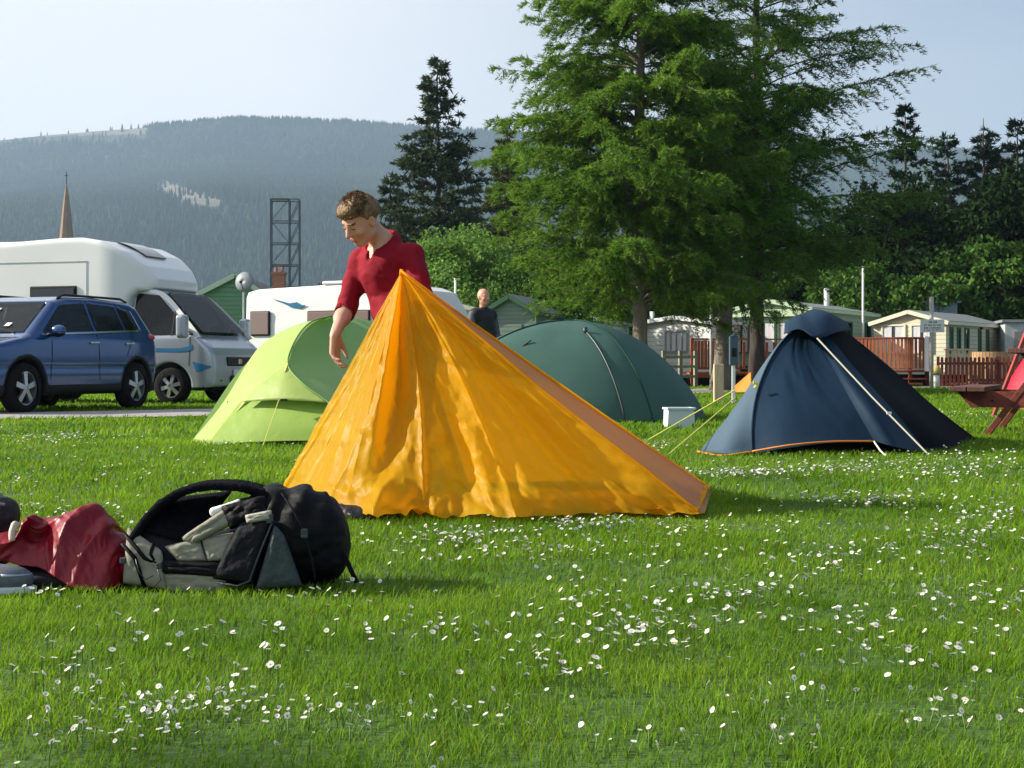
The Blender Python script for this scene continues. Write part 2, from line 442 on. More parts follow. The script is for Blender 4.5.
M['meadow'] = mat('meadow', (.035, .085, .008), .9, col2=(.06, .12, .012), scale=1.2, bump=.9, bscale=25, detail=8)
_xs = np.concatenate([-np.geomspace(4200, 40, 18), np.linspace(-38, 38, 77), np.geomspace(40, 4200, 18)])
_ys = np.concatenate([-np.geomspace(1500, 8, 12), np.linspace(-6, 70, 77), np.geomspace(73, 4200, 24)])
def lawn_z(X, Y):
    r = np.hypot(X, Y)
    return .018 * fbm(X * .35, Y * .35, 0, 5, 2) * np.clip(1 - r / 60, 0, 1)
V, Fc = quad_sheet(_xs, _ys, lawn_z)
tag(np_obj('meadow_ground', V, Fc, M['meadow'], smooth=True), 'mown campsite lawn running out to the far fields', None, kind='structure')

# access road: runs from the left, past the camper van, bending away behind the tents
ROAD = [(-16, 17.6), (-9, 18.9), (-4.6, 20.8), (-1, 25), (2, 33), (8, 42.5), (17, 46.4), (26, 47.4), (40, 48)]
_rc = catmull([(a, b, 0) for a, b in ROAD], 80)
def road_dist(x, y):
    d = np.full(np.shape(x), 1e9)
    for p in _rc: d = np.minimum(d, (x - p[0]) ** 2 + (y - p[1]) ** 2)
    return np.sqrt(d)
mb = MB(); T_ = np.gradient(_rc, axis=0); Nn = np.stack([-T_[:, 1], T_[:, 0], T_[:, 2] * 0], 1); Nn /= np.linalg.norm(Nn, axis=1)[:, None]
wid = 1.45 + .10 * fbm(np.arange(80) * .7, 0, 0, 3)[:, None]
rows = [_rc + Nn * wid * t for t in (-1, -.5, 0, .5, 1)]
A = np.stack(rows, 1); A[:, :, 2] = .03; A[:, [0, 4], 2] = .015
mb.grid(A); tag(mb.build('access_road', M['asphalt'], smooth=True), 'pale worn asphalt access road crossing the site', None, kind='structure')

# ---- far hill with plantation forest
def ang(px): return (px - 512) / F_PX
SKY = np.array([(-700, 190), (-300, 165), (-80, 142), (0, 137), (50, 131), (100, 127), (150, 124), (200, 119), (240, 117), (300, 118), (350, 121), (400, 125), (440, 129), (500, 131), (560, 136), (700, 143), (860, 150), (930, 147), (1000, 152), (1200, 165), (1700, 190)], float)
def hill_h(X, Y):
    px = 512 + F_PX * X / np.maximum(Y, 1); D = Y
    S = (HOR - 8 - np.interp(px, SKY[:, 0], SKY[:, 1])) / F_PX * 2600
    t = np.clip((D - 1250) / 1350, 0, 1)
    shp = t ** .82 * (1.0 + .10 * np.sin(t * 7)) ; shp = np.where(t >= 1, 1 - .00012 * (D - 2600), np.minimum(shp, t * .25 + .76))
    g = fbm(X / 260, Y / 420, 0, 9, 3) * 14 * np.sin(np.clip(t, 0, 1) * PI)
    near = np.clip(1 - ((px + 40) / 560) ** 2, 0, 1) * 26 * np.exp(-((D - 1500) / 200) ** 2)
    return np.where(D < 1200, -2, S * shp + g + near * 1.0)
V, Fc = quad_sheet(np.linspace(-2300, 2300, 380), np.concatenate([np.linspace(1180, 2750, 170), [2900, 3300, 3700]]), hill_h)
M['moor'] = mat('moor', (.11, .10, .07), .95, col2=(.18, .155, .12), scale=.012, var=.2, detail=6)
M['forest_floor'] = mat('forest_floor', (.018, .030, .016), .95, col2=(.035, .045, .02), scale=.01, detail=6)
def patch_bare(px, py):
    # felled slope and bare moor top, in the hill's own bearings
    a = ((px - 190) / 38) ** 2 + ((py - (183 + (px - 150) * .28)) / 8) ** 2 < 1 + .5 * fbm(px * .1, py * .2, 0, 2)
    b = (px < 150) & (py < 137 - px * .02)
    return a | b
_c = V[Fc].mean(1); _hm = patch_bare(512 + F_PX * _c[:, 0] / _c[:, 1], HOR - (_c[:, 2] - EYE) / _c[:, 1] * F_PX)
tag(np_obj('hill', V, Fc, [M['forest_floor'], M['moor']], smooth=True, mi=_hm.astype(int)), 'long wooded hill rising beyond the village', None, kind='structure')

M['forest'] = mat('forest_foliage', (.012, .034, .016), .95, spec=.05, col2=(.034, .066, .024), scale=.006, island=.4)
def make_forest():
    n = 120000; r = np.random.default_rng(3)
    Y = 1270 + (2640 - 1270) * r.random(n) ** .9; X = (r.random(n) - .5) * 1.0 * Y
    Z = hill_h(X, Y); px = 512 + F_PX * X / Y; py = HOR - (Z - EYE) / Y * F_PX
    jx, jy = px + r.normal(0, 5, n), py + r.normal(0, 2, n); pb = (patch_bare(jx, jy) | patch_bare(jx, jy - 4) | patch_bare(jx, jy - 8)) & (r.random(n) < .97)
    keep = ~pb & (fbm(X / 60, Y / 60, 0, 21, 2) > -.8)
    X, Y, Z = X[keep], Y[keep], Z[keep]; n = len(X)
    H = r.uniform(6, 12, n) * (1 + .25 * fbm(X / 120, Y / 120, 0, 4)); R = H * r.uniform(.17, .26, n); k = 5
    a0 = r.random(n) * 6.28
    vs = np.zeros((n, 2 * k + 1, 3))
    for q in range(k):
        a = a0 + q * 2 * PI / k
        rr = R * r.uniform(.75, 1.25, n)
        vs[:, q] = np.stack([X + rr * np.cos(a), Y + rr * np.sin(a), Z + 0 * X - 1], 1)
        rr = R * .62 * r.uniform(.75, 1.2, n)
        vs[:, k + q] = np.stack([X + rr * np.cos(a + .5), Y + rr * np.sin(a + .5), Z + H * .48], 1)
    vs[:, 2 * k] = np.stack([X, Y, Z + H], 1)
    f = []
    for q in range(k):
        q2 = (q + 1) % k; f += [(q, q2, k + q2), (q, k + q2, k + q), (k + q, k + q2, 2 * k)]
    f = np.array(f); Fc = (np.arange(n)[:, None, None] * (2 * k + 1) + f[None]).reshape(-1, 3)
    tag(np_obj('forest', vs.reshape(-1, 3), Fc, M['forest']), 'dark conifer plantation covering the far hillside', 'forest', kind='stuff')
make_forest()

# ---- air
hz = bpy.data.materials.new('haze_air'); hz.use_nodes = True; N = hz.node_tree.nodes; N.remove(N['Principled BSDF'])
pv = N.new('ShaderNodeVolumePrincipled'); pv.inputs['Color'].default_value = (.55, .75, 1.0, 1); pv.inputs['Density'].default_value = HAZE = 0.00020
pv.inputs['Anisotropy'].default_value = .2
hz.node_tree.links.new(pv.outputs[0], N['Material Output'].inputs['Volume'])
mb = MB(); mb.box((0, 1400, 209), (8700, 6000, 424)); o = mb.build('haze', hz); tag(o, 'thin summer haze over the valley', 'haze', kind='stuff')
hz.cycles.homogeneous_volume = True if hasattr(hz.cycles, 'homogeneous_volume') else None if False else True

# ================================================================== VEGETATION
def needles_obj(name, C, Dv, L, Wd, mats, parent, droop=0.0, mi=None):
    """one sliver triangle pair per needle tuft: centre C, direction Dv"""
    n = len(C); r = RNG
    side = np.cross(Dv, r.normal(size=(n, 3))); side /= np.maximum(np.linalg.norm(side, axis=1), 1e-6)[:, None]
    a = C - side * Wd[:, None]; b = C + side * Wd[:, None]; t = C + Dv * L[:, None]
    m1 = C + Dv * (L * .55)[:, None] + side * (Wd * .8)[:, None]
    V = np.stack([a, b, m1, t], 1).reshape(-1, 3)
    f = np.array([(0, 1, 2), (0, 2, 3)]); Fc = (np.arange(n)[:, None, None] * 4 + f).reshape(-1, 3)
    return np_obj(name, V, Fc, mats, parent)

def conifer(name, loc, H, R, label, cat, fol, bark, trunk_r=.25, z0=1.0, nb=150, seed=1, rise=.15, droop=.35, tw=20, nd=26, nl=.13, nw=.012,
            prof=None, twl=.28, lean=(0, 0), gap=0.0, group=None, top_bare=0, whorl=0, azbias=None, hang=.4, brr=.035, tw_start=.12, nsp=.5):
    r = np.random.default_rng(seed)
    root = empty(name, loc, label, cat, group)
    N_ = 14; zs = np.linspace(0, H, N_)
    ax_ = np.stack([lean[0] * zs / H * H * .1 + .05 * np.sin(zs * .9 + seed) * zs / H, lean[1] * zs / H * H * .1 + .04 * np.cos(zs * .7 + seed) * zs / H, zs], 1)
    def trunk_at(z): return np.stack([np.interp(z, zs, ax_[:, k]) for k in range(3)], -1)
    rad = trunk_r * (1 - zs / H) ** .9 + .015; rad[0] *= 1.35
    mb = MB(); mb.tube(ax_, list(rad), 12)
    mb.build('trunk', bark, root, smooth=True)
    z = z0 + (H - z0 - .2) * r.random(nb) ** 1.05
    if whorl: z = z0 + np.round((z - z0) / whorl) * whorl + r.normal(0, .05, nb)
    z = np.clip(z, z0 * .8, H - .15)
    az = r.random(nb) * 2 * PI
    if prof is None: prof = lambda t: (1 - t) ** .8
    L = R * prof((z - z0) / (H - z0)) * r.uniform(.62, 1.08, nb)
    if azbias is not None: L *= azbias(az, z)
    L = np.maximum(L, .15)
    dirh = np.stack([np.cos(az), np.sin(az), 0 * az], 1)
    base = trunk_at(z)
    sgn = rise * r.uniform(.5, 1.6, nb) + .35 * np.clip((z - z0) / (H - z0) - .5, 0, 1); dr = droop * r.uniform(.6, 1.3, nb)
    wob = r.normal(0, .05, (nb, 2))
    def bpt(i, t):
        # point on branch i at parameter t (arrays)
        p = base[i] + dirh[i] * (L[i] * t)[:, None]
        p[:, 2] += L[i] * (sgn[i] * t - dr[i] * t * t + .28 * dr[i] * t ** 4)
        p[:, 0] += L[i] * wob[i, 0] * np.sin(t * 5); p[:, 1] += L[i] * wob[i, 1] * np.sin(t * 4)
        return p
    # branch wood, one mesh
    mb = MB(); tt = np.linspace(0, 1, 7)
    for i in range(nb):
        if L[i] < .4: continue
        pts = bpt(np.full(7, i), tt); r0 = min(brr * (L[i] / R) + .008, .09)
        mb.tube(pts, list(r0 * (1 - tt * .92)), 4, caps=False)
    mb.build('limbs', bark, root, smooth=True)
    # twigs
    cnt = np.maximum((tw * (L / R) ** .8 * 1.15).astype(int), 4)
    bi = np.repeat(np.arange(nb), cnt); t = tw_start + (1 - tw_start) * r.random(len(bi)) ** .8
    p0 = bpt(bi, t); ts = np.clip(t + .03, 0, 1.03); fw = bpt(bi, ts) - p0; fw /= np.maximum(np.linalg.norm(fw, axis=1), 1e-6)[:, None]
    sd = np.cross(fw, [0, 0, 1.0]); sd *= np.sign(r.normal(size=len(bi)))[:, None]
    tl = L[bi] * twl * (1.15 - t) * r.uniform(.5, 1.3, len(bi)) + .12
    dv = fw * r.uniform(.35, 1.0, len(bi))[:, None] + sd * r.uniform(.3, 1.0, len(bi))[:, None]; dv[:, 2] += r.normal(-.05, .22, len(bi))
    dv /= np.linalg.norm(dv, axis=1)[:, None]
    # needles along twigs
    ncount = np.maximum((nd * np.clip(tl / (R * twl * .5), .35, 1.8)).astype(int), 5)
    ti = np.repeat(np.arange(len(bi)), ncount); s = r.random(len(ti))
    C = p0[ti] + dv[ti] * (tl[ti] * s)[:, None]; C[:, 2] -= tl[ti] * s * s * hang
    C += r.normal(0, .018, C.shape)
    D = dv[ti] * .8 + r.normal(0, nsp, C.shape); D[:, 2] += .06
    D /= np.linalg.norm(D, axis=1)[:, None]
    if gap: 
        k = fbm(C[:, 0] * .9, C[:, 1] * .9, C[:, 2] * 1.4, seed, 2) > -gap - .35; C, D = C[k], D[k]
    n = len(C)
    o = needles_obj('foliage', C, D, nl * r.uniform(.6, 1.4, n), nw * r.uniform(.7, 1.4, n), fol, root)
    return root

def leafy(name, loc, H, R, label, cat, fol, bark, n=26000, seed=1, ls=.06, z0=.6, clumps=60, group=None, trunk_r=.12, flat=1.0, squash=(1, 1)):
    """broadleaf tree or bush: limbs reaching into leaf clumps spread through the crown"""
    r = np.random.default_rng(seed); root = empty(name, loc, label, cat, group)
    c = r.normal(size=(clumps, 3)); c /= np.linalg.norm(c, axis=1)[:, None]; c *= (r.random(clumps) ** .45)[:, None]
    cen = np.stack([c[:, 0] * R * squash[0], c[:, 1] * R * squash[1], z0 + (H - z0) * (.52 + .46 * c[:, 2])], 1)
    cr = R * r.uniform(.16, .34, clumps)
    mb = MB(); mb.tube([(0, 0, 0), (.03, 0, z0), (-.02, .04, z0 + (H - z0) * .5)], [trunk_r * 1.2, trunk_r, trunk_r * .5], 9); mb.build('trunk', bark, root, smooth=True)
    mb = MB()
    for q in cen:
        b = (0, 0, z0 * .7 + (q[2] - z0) * .35); m_ = ((q[0]) * .5, q[1] * .5, (b[2] + q[2]) / 2 + .1)
        mb.tube([b, m_, tuple(q)], [trunk_r * .35, trunk_r * .2, trunk_r * .06], 4, caps=False)
    mb.build('limbs', bark, root, smooth=True)
    ci = r.integers(0, clumps, n); d = r.normal(size=(n, 3)); d /= np.linalg.norm(d, axis=1)[:, None]
    rad = cr[ci] * r.random(n) ** .5 * (1 + .5 * r.random(n)); C = cen[ci] + d * rad[:, None] * np.array([1, 1, .75])
    C[:, 2] = np.maximum(C[:, 2], .05)
    u = r.normal(size=(n, 3)); u /= np.linalg.norm(u, axis=1)[:, None]; v = np.cross(u, r.normal(size=(n, 3))); v /= np.linalg.norm(v, axis=1)[:, None]
    s = ls * r.uniform(.6, 1.4, n)[:, None]
    V = np.stack([C - u * s, C + v * s * .55, C + u * s, C - v * s * .55], 1).reshape(-1, 3)
    np_obj('foliage', V, np.arange(4 * n).reshape(-1, 4), fol, root)
    return root

M['larch'] = mat('larch_needles', (.09, .19, .022), .8, spec=.06, col2=(.17, .28, .036), scale=.9, island=.35, transl=.5)
M['larch2'] = mat('larch_needles_dark', (.045, .10, .018), .8, spec=.06, col2=(.10, .19, .03), scale=.5, island=.35, transl=.3)
M['larch_fresh'] = mat('larch_needles_fresh', (.11, .25, .022), .8, spec=.06, col2=(.13, .27, .03), scale=.6, island=.3, transl=.4)
M['spruce'] = mat('spruce_needles', (.042, .066, .036), .8, spec=.06, col2=(.07, .095, .045), scale=.6, island=.35, transl=.12)
M['spruce2'] = mat('spruce_needles_gold', (.07, .09, .03), .8, spec=.06, col2=(.10, .12, .04), scale=.6, island=.35, transl=.15)
M['pine'] = mat('pine_needles_shaded', (.012, .024, .012), .9, spec=.04, island=.35, var=.2, scale=.4, transl=.08)  # needle colour darkened to hold the shade of the right-hand wood
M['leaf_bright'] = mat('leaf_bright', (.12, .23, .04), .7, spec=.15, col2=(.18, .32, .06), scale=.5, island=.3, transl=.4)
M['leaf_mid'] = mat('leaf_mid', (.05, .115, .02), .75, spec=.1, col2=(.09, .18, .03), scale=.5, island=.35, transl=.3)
M['leaf_shaded'] = mat('leaf_shaded', (.008, .020, .006), .8, spec=.04, col2=(.017, .036, .010), scale=.4, island=.35, transl=.15)  # shade of the right-hand wood put into the leaf colour
def base(px, d): return (G(px, d).x, d, 0)

LP = lambda t: np.clip((1 - t) ** .62, 0, 1) * np.clip(.82 + t * 1.6, 0, 1) * 1.12
# the big larch group
conifer('larch_tree', base(640, 37), 17.5, 4.0, 'widest bright green larch, leftmost of the larches, behind the green dome tent', 'tree', M['larch'], M['bark'], .20, 2.2,
        nb=400, seed=5, rise=.46, droop=.56, tw=40, nd=50, nl=.125, nw=.011, nsp=.38, prof=LP, twl=.27, hang=.55, group='larch trees behind the tents')
conifer('larch_tree', base(757, 41.5), 17.5, 6.0, 'dark larch with straight dark trunk and long branches reaching right behind the blue tent', 'tree', M['larch2'], M['bark_dark'], .21, 3.2,
        nb=235, seed=14, rise=.34, droop=.34, tw=38, nd=50, nl=.13, nw=.012, nsp=.38, prof=LP, twl=.27, hang=.5, group='larch trees behind the tents',
        azbias=lambda a, z: 1 - .30 * np.clip(-np.cos(a), 0, 1) - .06 * np.clip(np.cos(a - .3), 0, 1))
conifer('larch_tree', base(721, 39.5), 9.2, 3.6, 'smaller fresh green larch with a thick mossy leaning trunk beside the red deck', 'tree', M['larch_fresh'], M['bark'], .25, 3.1,
        nb=130, seed=23, rise=.45, droop=.45, tw=30, nd=46, nl=.125, nw=.011, nsp=.38, prof=lambda t: np.clip((1 - t) ** .5, 0, 1) * np.clip(.55 + t * 2, 0, 1), twl=.30, hang=.35,
        lean=(.55, 0), group='larch trees behind the tents')
# spruces left of the larches
SP = lambda t: (1 - t) ** .85 * .95 + .03
conifer('spruce_tree', base(438, 62), 14.4, 4.3, 'tall pointed dark spruce standing highest above the red-shirted person', 'tree', M['spruce'], M['bark_dark'], .2, 1.0,
        nb=250, seed=31, rise=.34, droop=.30, tw=25, nd=22, nl=.24, nw=.032, prof=SP, twl=.25, whorl=.42, hang=.3, group='dark spruces')
conifer('spruce_tree', base(508, 66), 12.0, 2.9, 'shorter olive spruce half hidden by the left edge of the big larch', 'tree', M['spruce2'], M['bark_dark'], .2, .8,
        nb=250, seed=33, rise=.30, droop=.3, tw=26, nd=26, nl=.24, nw=.032, prof=SP, twl=.25, whorl=.45, hang=.4, group='dark spruces')
conifer('spruce_tree', base(391, 66), 9.8, 3.0, 'lowest dark spruce at the left foot of the tall pointed spruce', 'tree', M['spruce'], M['bark_dark'], .2, .8,
        nb=170, seed=35, rise=.25, droop=.3, tw=26, nd=26, nl=.24, nw=.032, prof=SP, twl=.28, whorl=.45, hang=.35, group='dark spruces')
conifer('spruce_tree', base(472, 70), 9.8, 2.8, 'broad low dark spruce filling the gap behind the pale green bush', 'tree', M['spruce'], M['bark_dark'], .2, .8,
        nb=170, seed=36, rise=.25, droop=.3, tw=18, nd=22, nl=.20, nw=.024, prof=SP, twl=.28, whorl=.45, hang=.35, group='dark spruces')
leafy('leafy_bush', base(470, 52), 6.1, 2.4, 'bright green leafy bush below the dark spruces', 'bush', M['leaf_bright'], M['bark'], 30000, 41, .075, .4, 70)
leafy('leafy_bush', base(537, 50), 4.9, 2.0, 'olive green bush between the grey gabled shed and the big larch', 'bush', M['leaf_mid'], M['bark'], 20000, 42, .07, .4, 50)
leafy('leafy_bush', base(325, 90), 6.4, 1.15, 'small yellowish bush above the white caravan roof beside the scaffold tower', 'bush', M['spruce2'], M['bark'], 6000, 43, .09, .4, 24)
# right-hand wood
for k, (px, d, H, R, lab) in enumerate([
        (905, 70, 13.8, 2.0, 'slim dark pine showing between the long larch branch and the pine group'),
        (948, 78, 13.6, 2.9, 'dark pine left of the notch in the right-hand pine group'),
        (984, 74, 13.8, 2.6, 'tallest dark pine of the right-hand wood above the cream mobile home'),
        (1018, 72, 13.4, 2.7, 'dark pine at the right edge of the photo'),
        (1066, 70, 13.9, 3.0, 'dark pine just beyond the right edge of the wood'),
        (870, 80, 11.2, 3.0, 'low dark pine deep behind the long larch branch')]):
    conifer('pine_tree', base(px, d), H, R, lab, 'tree', M['pine'], M['bark_dark'], .2, 3.0, nb=120, seed=60 + k, rise=.35, droop=.2, tw=16, nd=22, nl=.26, nw=.035,
            prof=lambda t: np.clip((1 - t) ** .6, 0, 1) * np.clip(.5 + t * 1.6, 0, 1), twl=.32, hang=.1, group='dark pines at the right')
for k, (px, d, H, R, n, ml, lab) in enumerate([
        (800, 66, 7.4, 3.6, 16000, 'leaf_shaded', 'dark broadleaf tree behind the green mobile home roof'),
        (868, 62, 8.2, 3.6, 22000, 'leaf_shaded', 'dark broadleaf tree under the long larch branch'),
        (925, 64, 9.3, 3.8, 26000, 'leaf_shaded', 'dark broadleaf tree behind the cream mobile home'),
        (985, 62, 9.6, 4.0, 30000, 'leaf_shaded', 'dark broadleaf tree right of the cream mobile home'),
        (1045, 60, 9.8, 3.6, 26000, 'leaf_shaded', 'dark broadleaf tree at the right edge above the picnic table'),
        (1110, 58, 10.0, 4.0, 14000, 'leaf_shaded', 'dark broadleaf tree outside the right edge'),
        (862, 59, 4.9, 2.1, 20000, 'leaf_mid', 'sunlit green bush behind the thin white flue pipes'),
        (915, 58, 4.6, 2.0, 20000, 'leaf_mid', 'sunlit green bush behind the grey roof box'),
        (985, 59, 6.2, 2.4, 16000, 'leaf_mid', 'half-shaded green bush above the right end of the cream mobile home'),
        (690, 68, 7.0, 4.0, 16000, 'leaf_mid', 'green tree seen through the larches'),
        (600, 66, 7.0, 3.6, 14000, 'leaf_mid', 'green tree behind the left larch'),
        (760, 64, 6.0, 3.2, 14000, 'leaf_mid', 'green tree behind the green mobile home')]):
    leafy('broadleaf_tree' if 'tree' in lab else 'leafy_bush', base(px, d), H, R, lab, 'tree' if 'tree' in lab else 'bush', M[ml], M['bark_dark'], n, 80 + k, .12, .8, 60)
# unseen tree added at the left so its broken shade darkens the nearest grass
leafy('broadleaf_tree', (-20, 0.2, 0), 15.0, 4.3, 'unseen tall broadleaf tree added off to the left to shade the nearest grass', 'tree', M['leaf_mid'], M['bark'], 26000, 120, .17, 7.5, 60, squash=(1.5, .8))

# ================================================================== GRASS
M['grass'] = mat('grass_blades', (.092, .20, .007), .6, col2=(.22, .36, .022), scale=.9, island=.35, transl=.5, spec=.12, detail=6)
def make_grass():
    r = np.random.default_rng(5); out = []
    for (d0, d1, dens, w0, h0, k) in ((1.9, 4.2, 12500, .0026, .030, 1), (4.2, 7.5, 6200, .0038, .033, 1), (7.5, 14, 1600, .0075, .042, 1), (14, 26, 420, .016, .055, 1), (26, 48, 90, .035, .065, 1)):
        area = .44 * (d1 ** 2 - d0 ** 2) + 1.0 * (d1 - d0)
        n = int(area * dens)
        y = np.sqrt(d0 ** 2 + (d1 ** 2 - d0 ** 2) * r.random(n)); x = (r.random(n) * 2 - 1) * (.44 * y + .5)
        c = fbm(x * 1.3, y * 1.3, 0, 31, 3); c2 = fbm(x * 7, y * 7, 0, 32, 2)
        keep = (road_dist(x, y) > 1.42 + .1 * c) & (r.random(n) < .80 + .5 * c2)
        x, y, c, c2 = x[keep], y[keep], c[keep], c2[keep]; n = len(x)
        h = h0 * (1 + .45 * c + .35 * c2) * r.uniform(.5, 1.3, n); w = w0 * r.uniform(.7, 1.3, n)
        out.append((x, y, h, w))
    x, y, h, w = [np.concatenate(q) for q in zip(*out)]; n = len(x)
    z = lawn_z(x, y) - .004
    # patches comb the blades the same way: mown lawn lies over in swirls
    ang_ = 2.2 * fbm(x * .8, y * .8, 0, 8, 2) + r.normal(0, 1.2, n); bend = h * r.uniform(.15, .85, n)
    dx, dy = np.cos(ang_) * bend, np.sin(ang_) * bend
    fa = r.random(n) * PI; sx_, sy_ = np.cos(fa) * w / 2, np.sin(fa) * w / 2
    V = np.zeros((n, 5, 3), np.float32)
    V[:, 0] = np.stack([x - sx_, y - sy_, z], 1); V[:, 1] = np.stack([x + sx_, y + sy_, z], 1)
    V[:, 2] = np.stack([x - sx_ * .8 + dx * .3, y - sy_ * .8 + dy * .3, z + h * .55], 1); V[:, 3] = np.stack([x + sx_ * .8 + dx * .3, y + sy_ * .8 + dy * .3, z + h * .55], 1)
    V[:, 4] = np.stack([x + dx, y + dy, z + h * .95], 1)
    f = np.array([(0, 1, 3), (0, 3, 2), (2, 3, 4)], np.int32); Fc = (np.arange(n, dtype=np.int32)[:, None, None] * 5 + f).reshape(-1, 3)
    tag(np_obj('grass', V.reshape(-1, 3), Fc, M['grass']), 'short lush green lawn grass', 'grass', kind='stuff')
    print('grass blades', n)
make_grass()

# ---- daisies
M['petal'] = mat('daisy_petal', (.80, .79, .77), .6, transl=.25)
M['daisy_eye'] = mat('daisy_eye', (.55, .38, .03), .8)
M['stem'] = mat('flower_stem', (.10, .19, .03), .7)
CL = [  # px, py, spread px, spread py, count  (bearings where the photo's drifts lie)
    (650, 640, 90, 22, 60), (690, 610, 110, 14, 30), (560, 680, 60, 14, 20), (740, 602, 50, 8, 24), (620, 575, 70, 14, 18), (200, 712, 70, 16, 46), (110, 735, 80, 18, 30), (60, 690, 50, 20, 20),
    (230, 650, 110, 26, 26), (430, 640, 90, 24, 24), (330, 725, 60, 14, 24), (480, 720, 60, 12, 14), (900, 650, 120, 26, 34), (960, 605, 60, 16, 26), (820, 580, 70, 12, 22), (950, 715, 60, 18, 20),
    (800, 700, 120, 20, 14), (700, 745, 150, 12, 14), (440, 560, 80, 14, 16), (500, 540, 60, 8, 14), (850, 625, 60, 16, 14), (40, 600, 30, 8, 6), (330, 600, 60, 8, 8)]
FAR = [(735, 478, 42, 4, 110), (880, 505, 70, 5, 90), (940, 470, 80, 12, 170), (830, 472, 60, 5, 90), (560, 555, 60, 10, 30), (990, 520, 40, 14, 60), (90, 520, 60, 6, 26), (960, 545, 60, 14, 50), (700, 535, 120, 10, 44),
       (60, 440, 70, 5, 90), (230, 445, 30, 4, 26), (980, 415, 40, 8, 70), (660, 448, 20, 5, 26), (330, 520, 40, 8, 10), (450, 545, 60, 8, 50), (950, 395, 30, 3, 20), (20, 480, 60, 14, 20), (850, 560, 100, 10, 40),
       (600, 530, 50, 5, 40), (160, 470, 70, 12, 24), (30, 512, 30, 4, 12)]
def daisy_points():
    r = np.random.default_rng(77); pts = []
    def put(l):
        for (px, py, sx_, sy_, n) in l:
            for _ in range(int(n * 1.7)):
                a = px + r.normal() * sx_ * .6; b = py + r.normal() * sy_ * .7
                if b < 384 or b > 775: continue
                d = gd(b); x = (a - 512) / F_PX * d
                # tight knots inside a drift
                pts.append((x + r.normal() * .02, d))
    put(CL); put(FAR)
    for _ in range(700):
        d = math.sqrt(r.uniform(2.3 ** 2, 13 ** 2)); pts.append((r.uniform(-.44, .44) * d, d))
    pts = [p for p in pts if not (-1.45 < p[0] < -.5 and 4.2 < p[1] < 4.95) and not (-1.9 < p[0] < -1.2 and 4.25 < p[1] < 4.95) and road_dist(np.array(p[0]), np.array(p[1])) > 1.6]
    pts = [p for p in pts if not (-1.2 < p[0] < .95 and 6.3 < p[1] < 7.9)]
    return sorted(pts, key=lambda p: p[1])
def daisy_head(mb_p, mb_c, c, R, tilt, az, openness, r):
    ax_ = Vector((math.sin(tilt) * math.cos(az), math.sin(tilt) * math.sin(az), math.cos(tilt))); u = ax_.orthogonal().normalized(); v = ax_.cross(u)
    c = Vector(c); n = 13
    for q in range(n):
        a = 2 * PI * q / n + r.uniform(-.08, .08); rd = u * math.cos(a) + v * math.sin(a); td = ax_.cross(rd)
        up = ax_ * (1 - openness); L = R * r.uniform(.88, 1.08)
        p0 = c + rd * R * .25; p1 = c + rd * (L * .7 * (.45 + .55 * openness)) + up * L * .45; p2 = c + rd * (L * (.35 + .65 * openness)) + up * L * .8
        w = R * .19
        mb_p.add([p0 - td * w * .6, p0 + td * w * .6, p1 + td * w, p2 + td * w * .5, p2 - td * w * .5, p1 - td * w], [(0, 1, 2, 5), (5, 2, 3, 4)], 0)
    if mb_c is not None:
        vs = [c + ax_ * R * .16]; 
        for q in range(8):
            a = 2 * PI * q / 8; vs.append(c + (u * math.cos(a) + v * math.sin(a)) * R * .33)
        mb_c.add(vs, [(0, 1 + q, 1 + (q + 1) % 8) for q in range(8)], 1 if mb_c is mb_p else 0)
def make_daisies():
    pts = daisy_points(); r = random.Random(4); near = pts[:296]; far = pts[296:]
    protos = []
    for k, (tilt, op_) in enumerate([(.15, 1.0), (.5, .95), (.85, .9), (.3, .45), (.6, .7), (1.05, .85)]):
        h = .030 + .007 * (k % 3); a = MB(); b = MB()
        daisy_head(a, b, (.012, 0, h), .0063, tilt, -PI / 2 + k, op_, r)
        o = a.build('daisy', M['petal'], loc=(0, 0, -5)); b.build('flower_centre', M['daisy_eye'], o)
        s = MB(); s.tube([(0, 0, 0), (.002, 0, h * .5), (.012, 0, h - .001)], .0011, 5); s.build('stem', M['stem'], o, smooth=True)
        tag(o, 'small white daisy with a yellow eye in the near lawn', 'daisy', 'daisies dotted over the near lawn'); protos.append(o)
    used = set()
    for i, (x, y) in enumerate(near):
        k = r.randrange(len(protos)); 
        if k not in used: o = protos[k]; used.add(k)
        else: o = copy_tree(protos[k])
        o.location = (x, y, float(lawn_z(np.array(x), np.array(y))) - .004); o.rotation_euler = (0, 0, r.uniform(0, 6.28)); q = r.uniform(.75, 1.25); o.scale = (q, q, q)
        px = 512 + F_PX * x / y
        where, grp = (('in the lower left drift before the rucksack', 'daisies of the lower left drift') if px < 350 else ('in the thin scatter left of centre', 'daisies left of centre')
                      if px < 545 else ('in the thick central drift below the orange tent', 'daisies of the central drift') if px < 770 else ('in the loose drift at the lower right', 'daisies of the lower right drift'))
        o['label'] = ('wide open' if k in (0, 1) else 'sideways turned' if k in (2, 5) else 'half closed') + ' white daisy ' + where; o['group'] = grp
    mb = MB()
    for (x, y) in far:
        h = r.uniform(.032, .046); R = .0088 * r.uniform(.8, 1.2) * (1 + max(0, y - 6) * .02)
        daisy_head(mb, mb, (x, y, h), R, r.uniform(.1, .9), r.uniform(0, 6.28), r.uniform(.6, 1), r)
        mb.bar((x, y, 0), (x, y, h), .002, .002, 2)
    tag(mb.build('distant_daisies', [M['petal'], M['daisy_eye'], M['stem']]), 'drifts of tiny white daisies further off in the lawn', 'daisies', kind='stuff')
    print('daisies', len(near), len(far))
make_daisies()
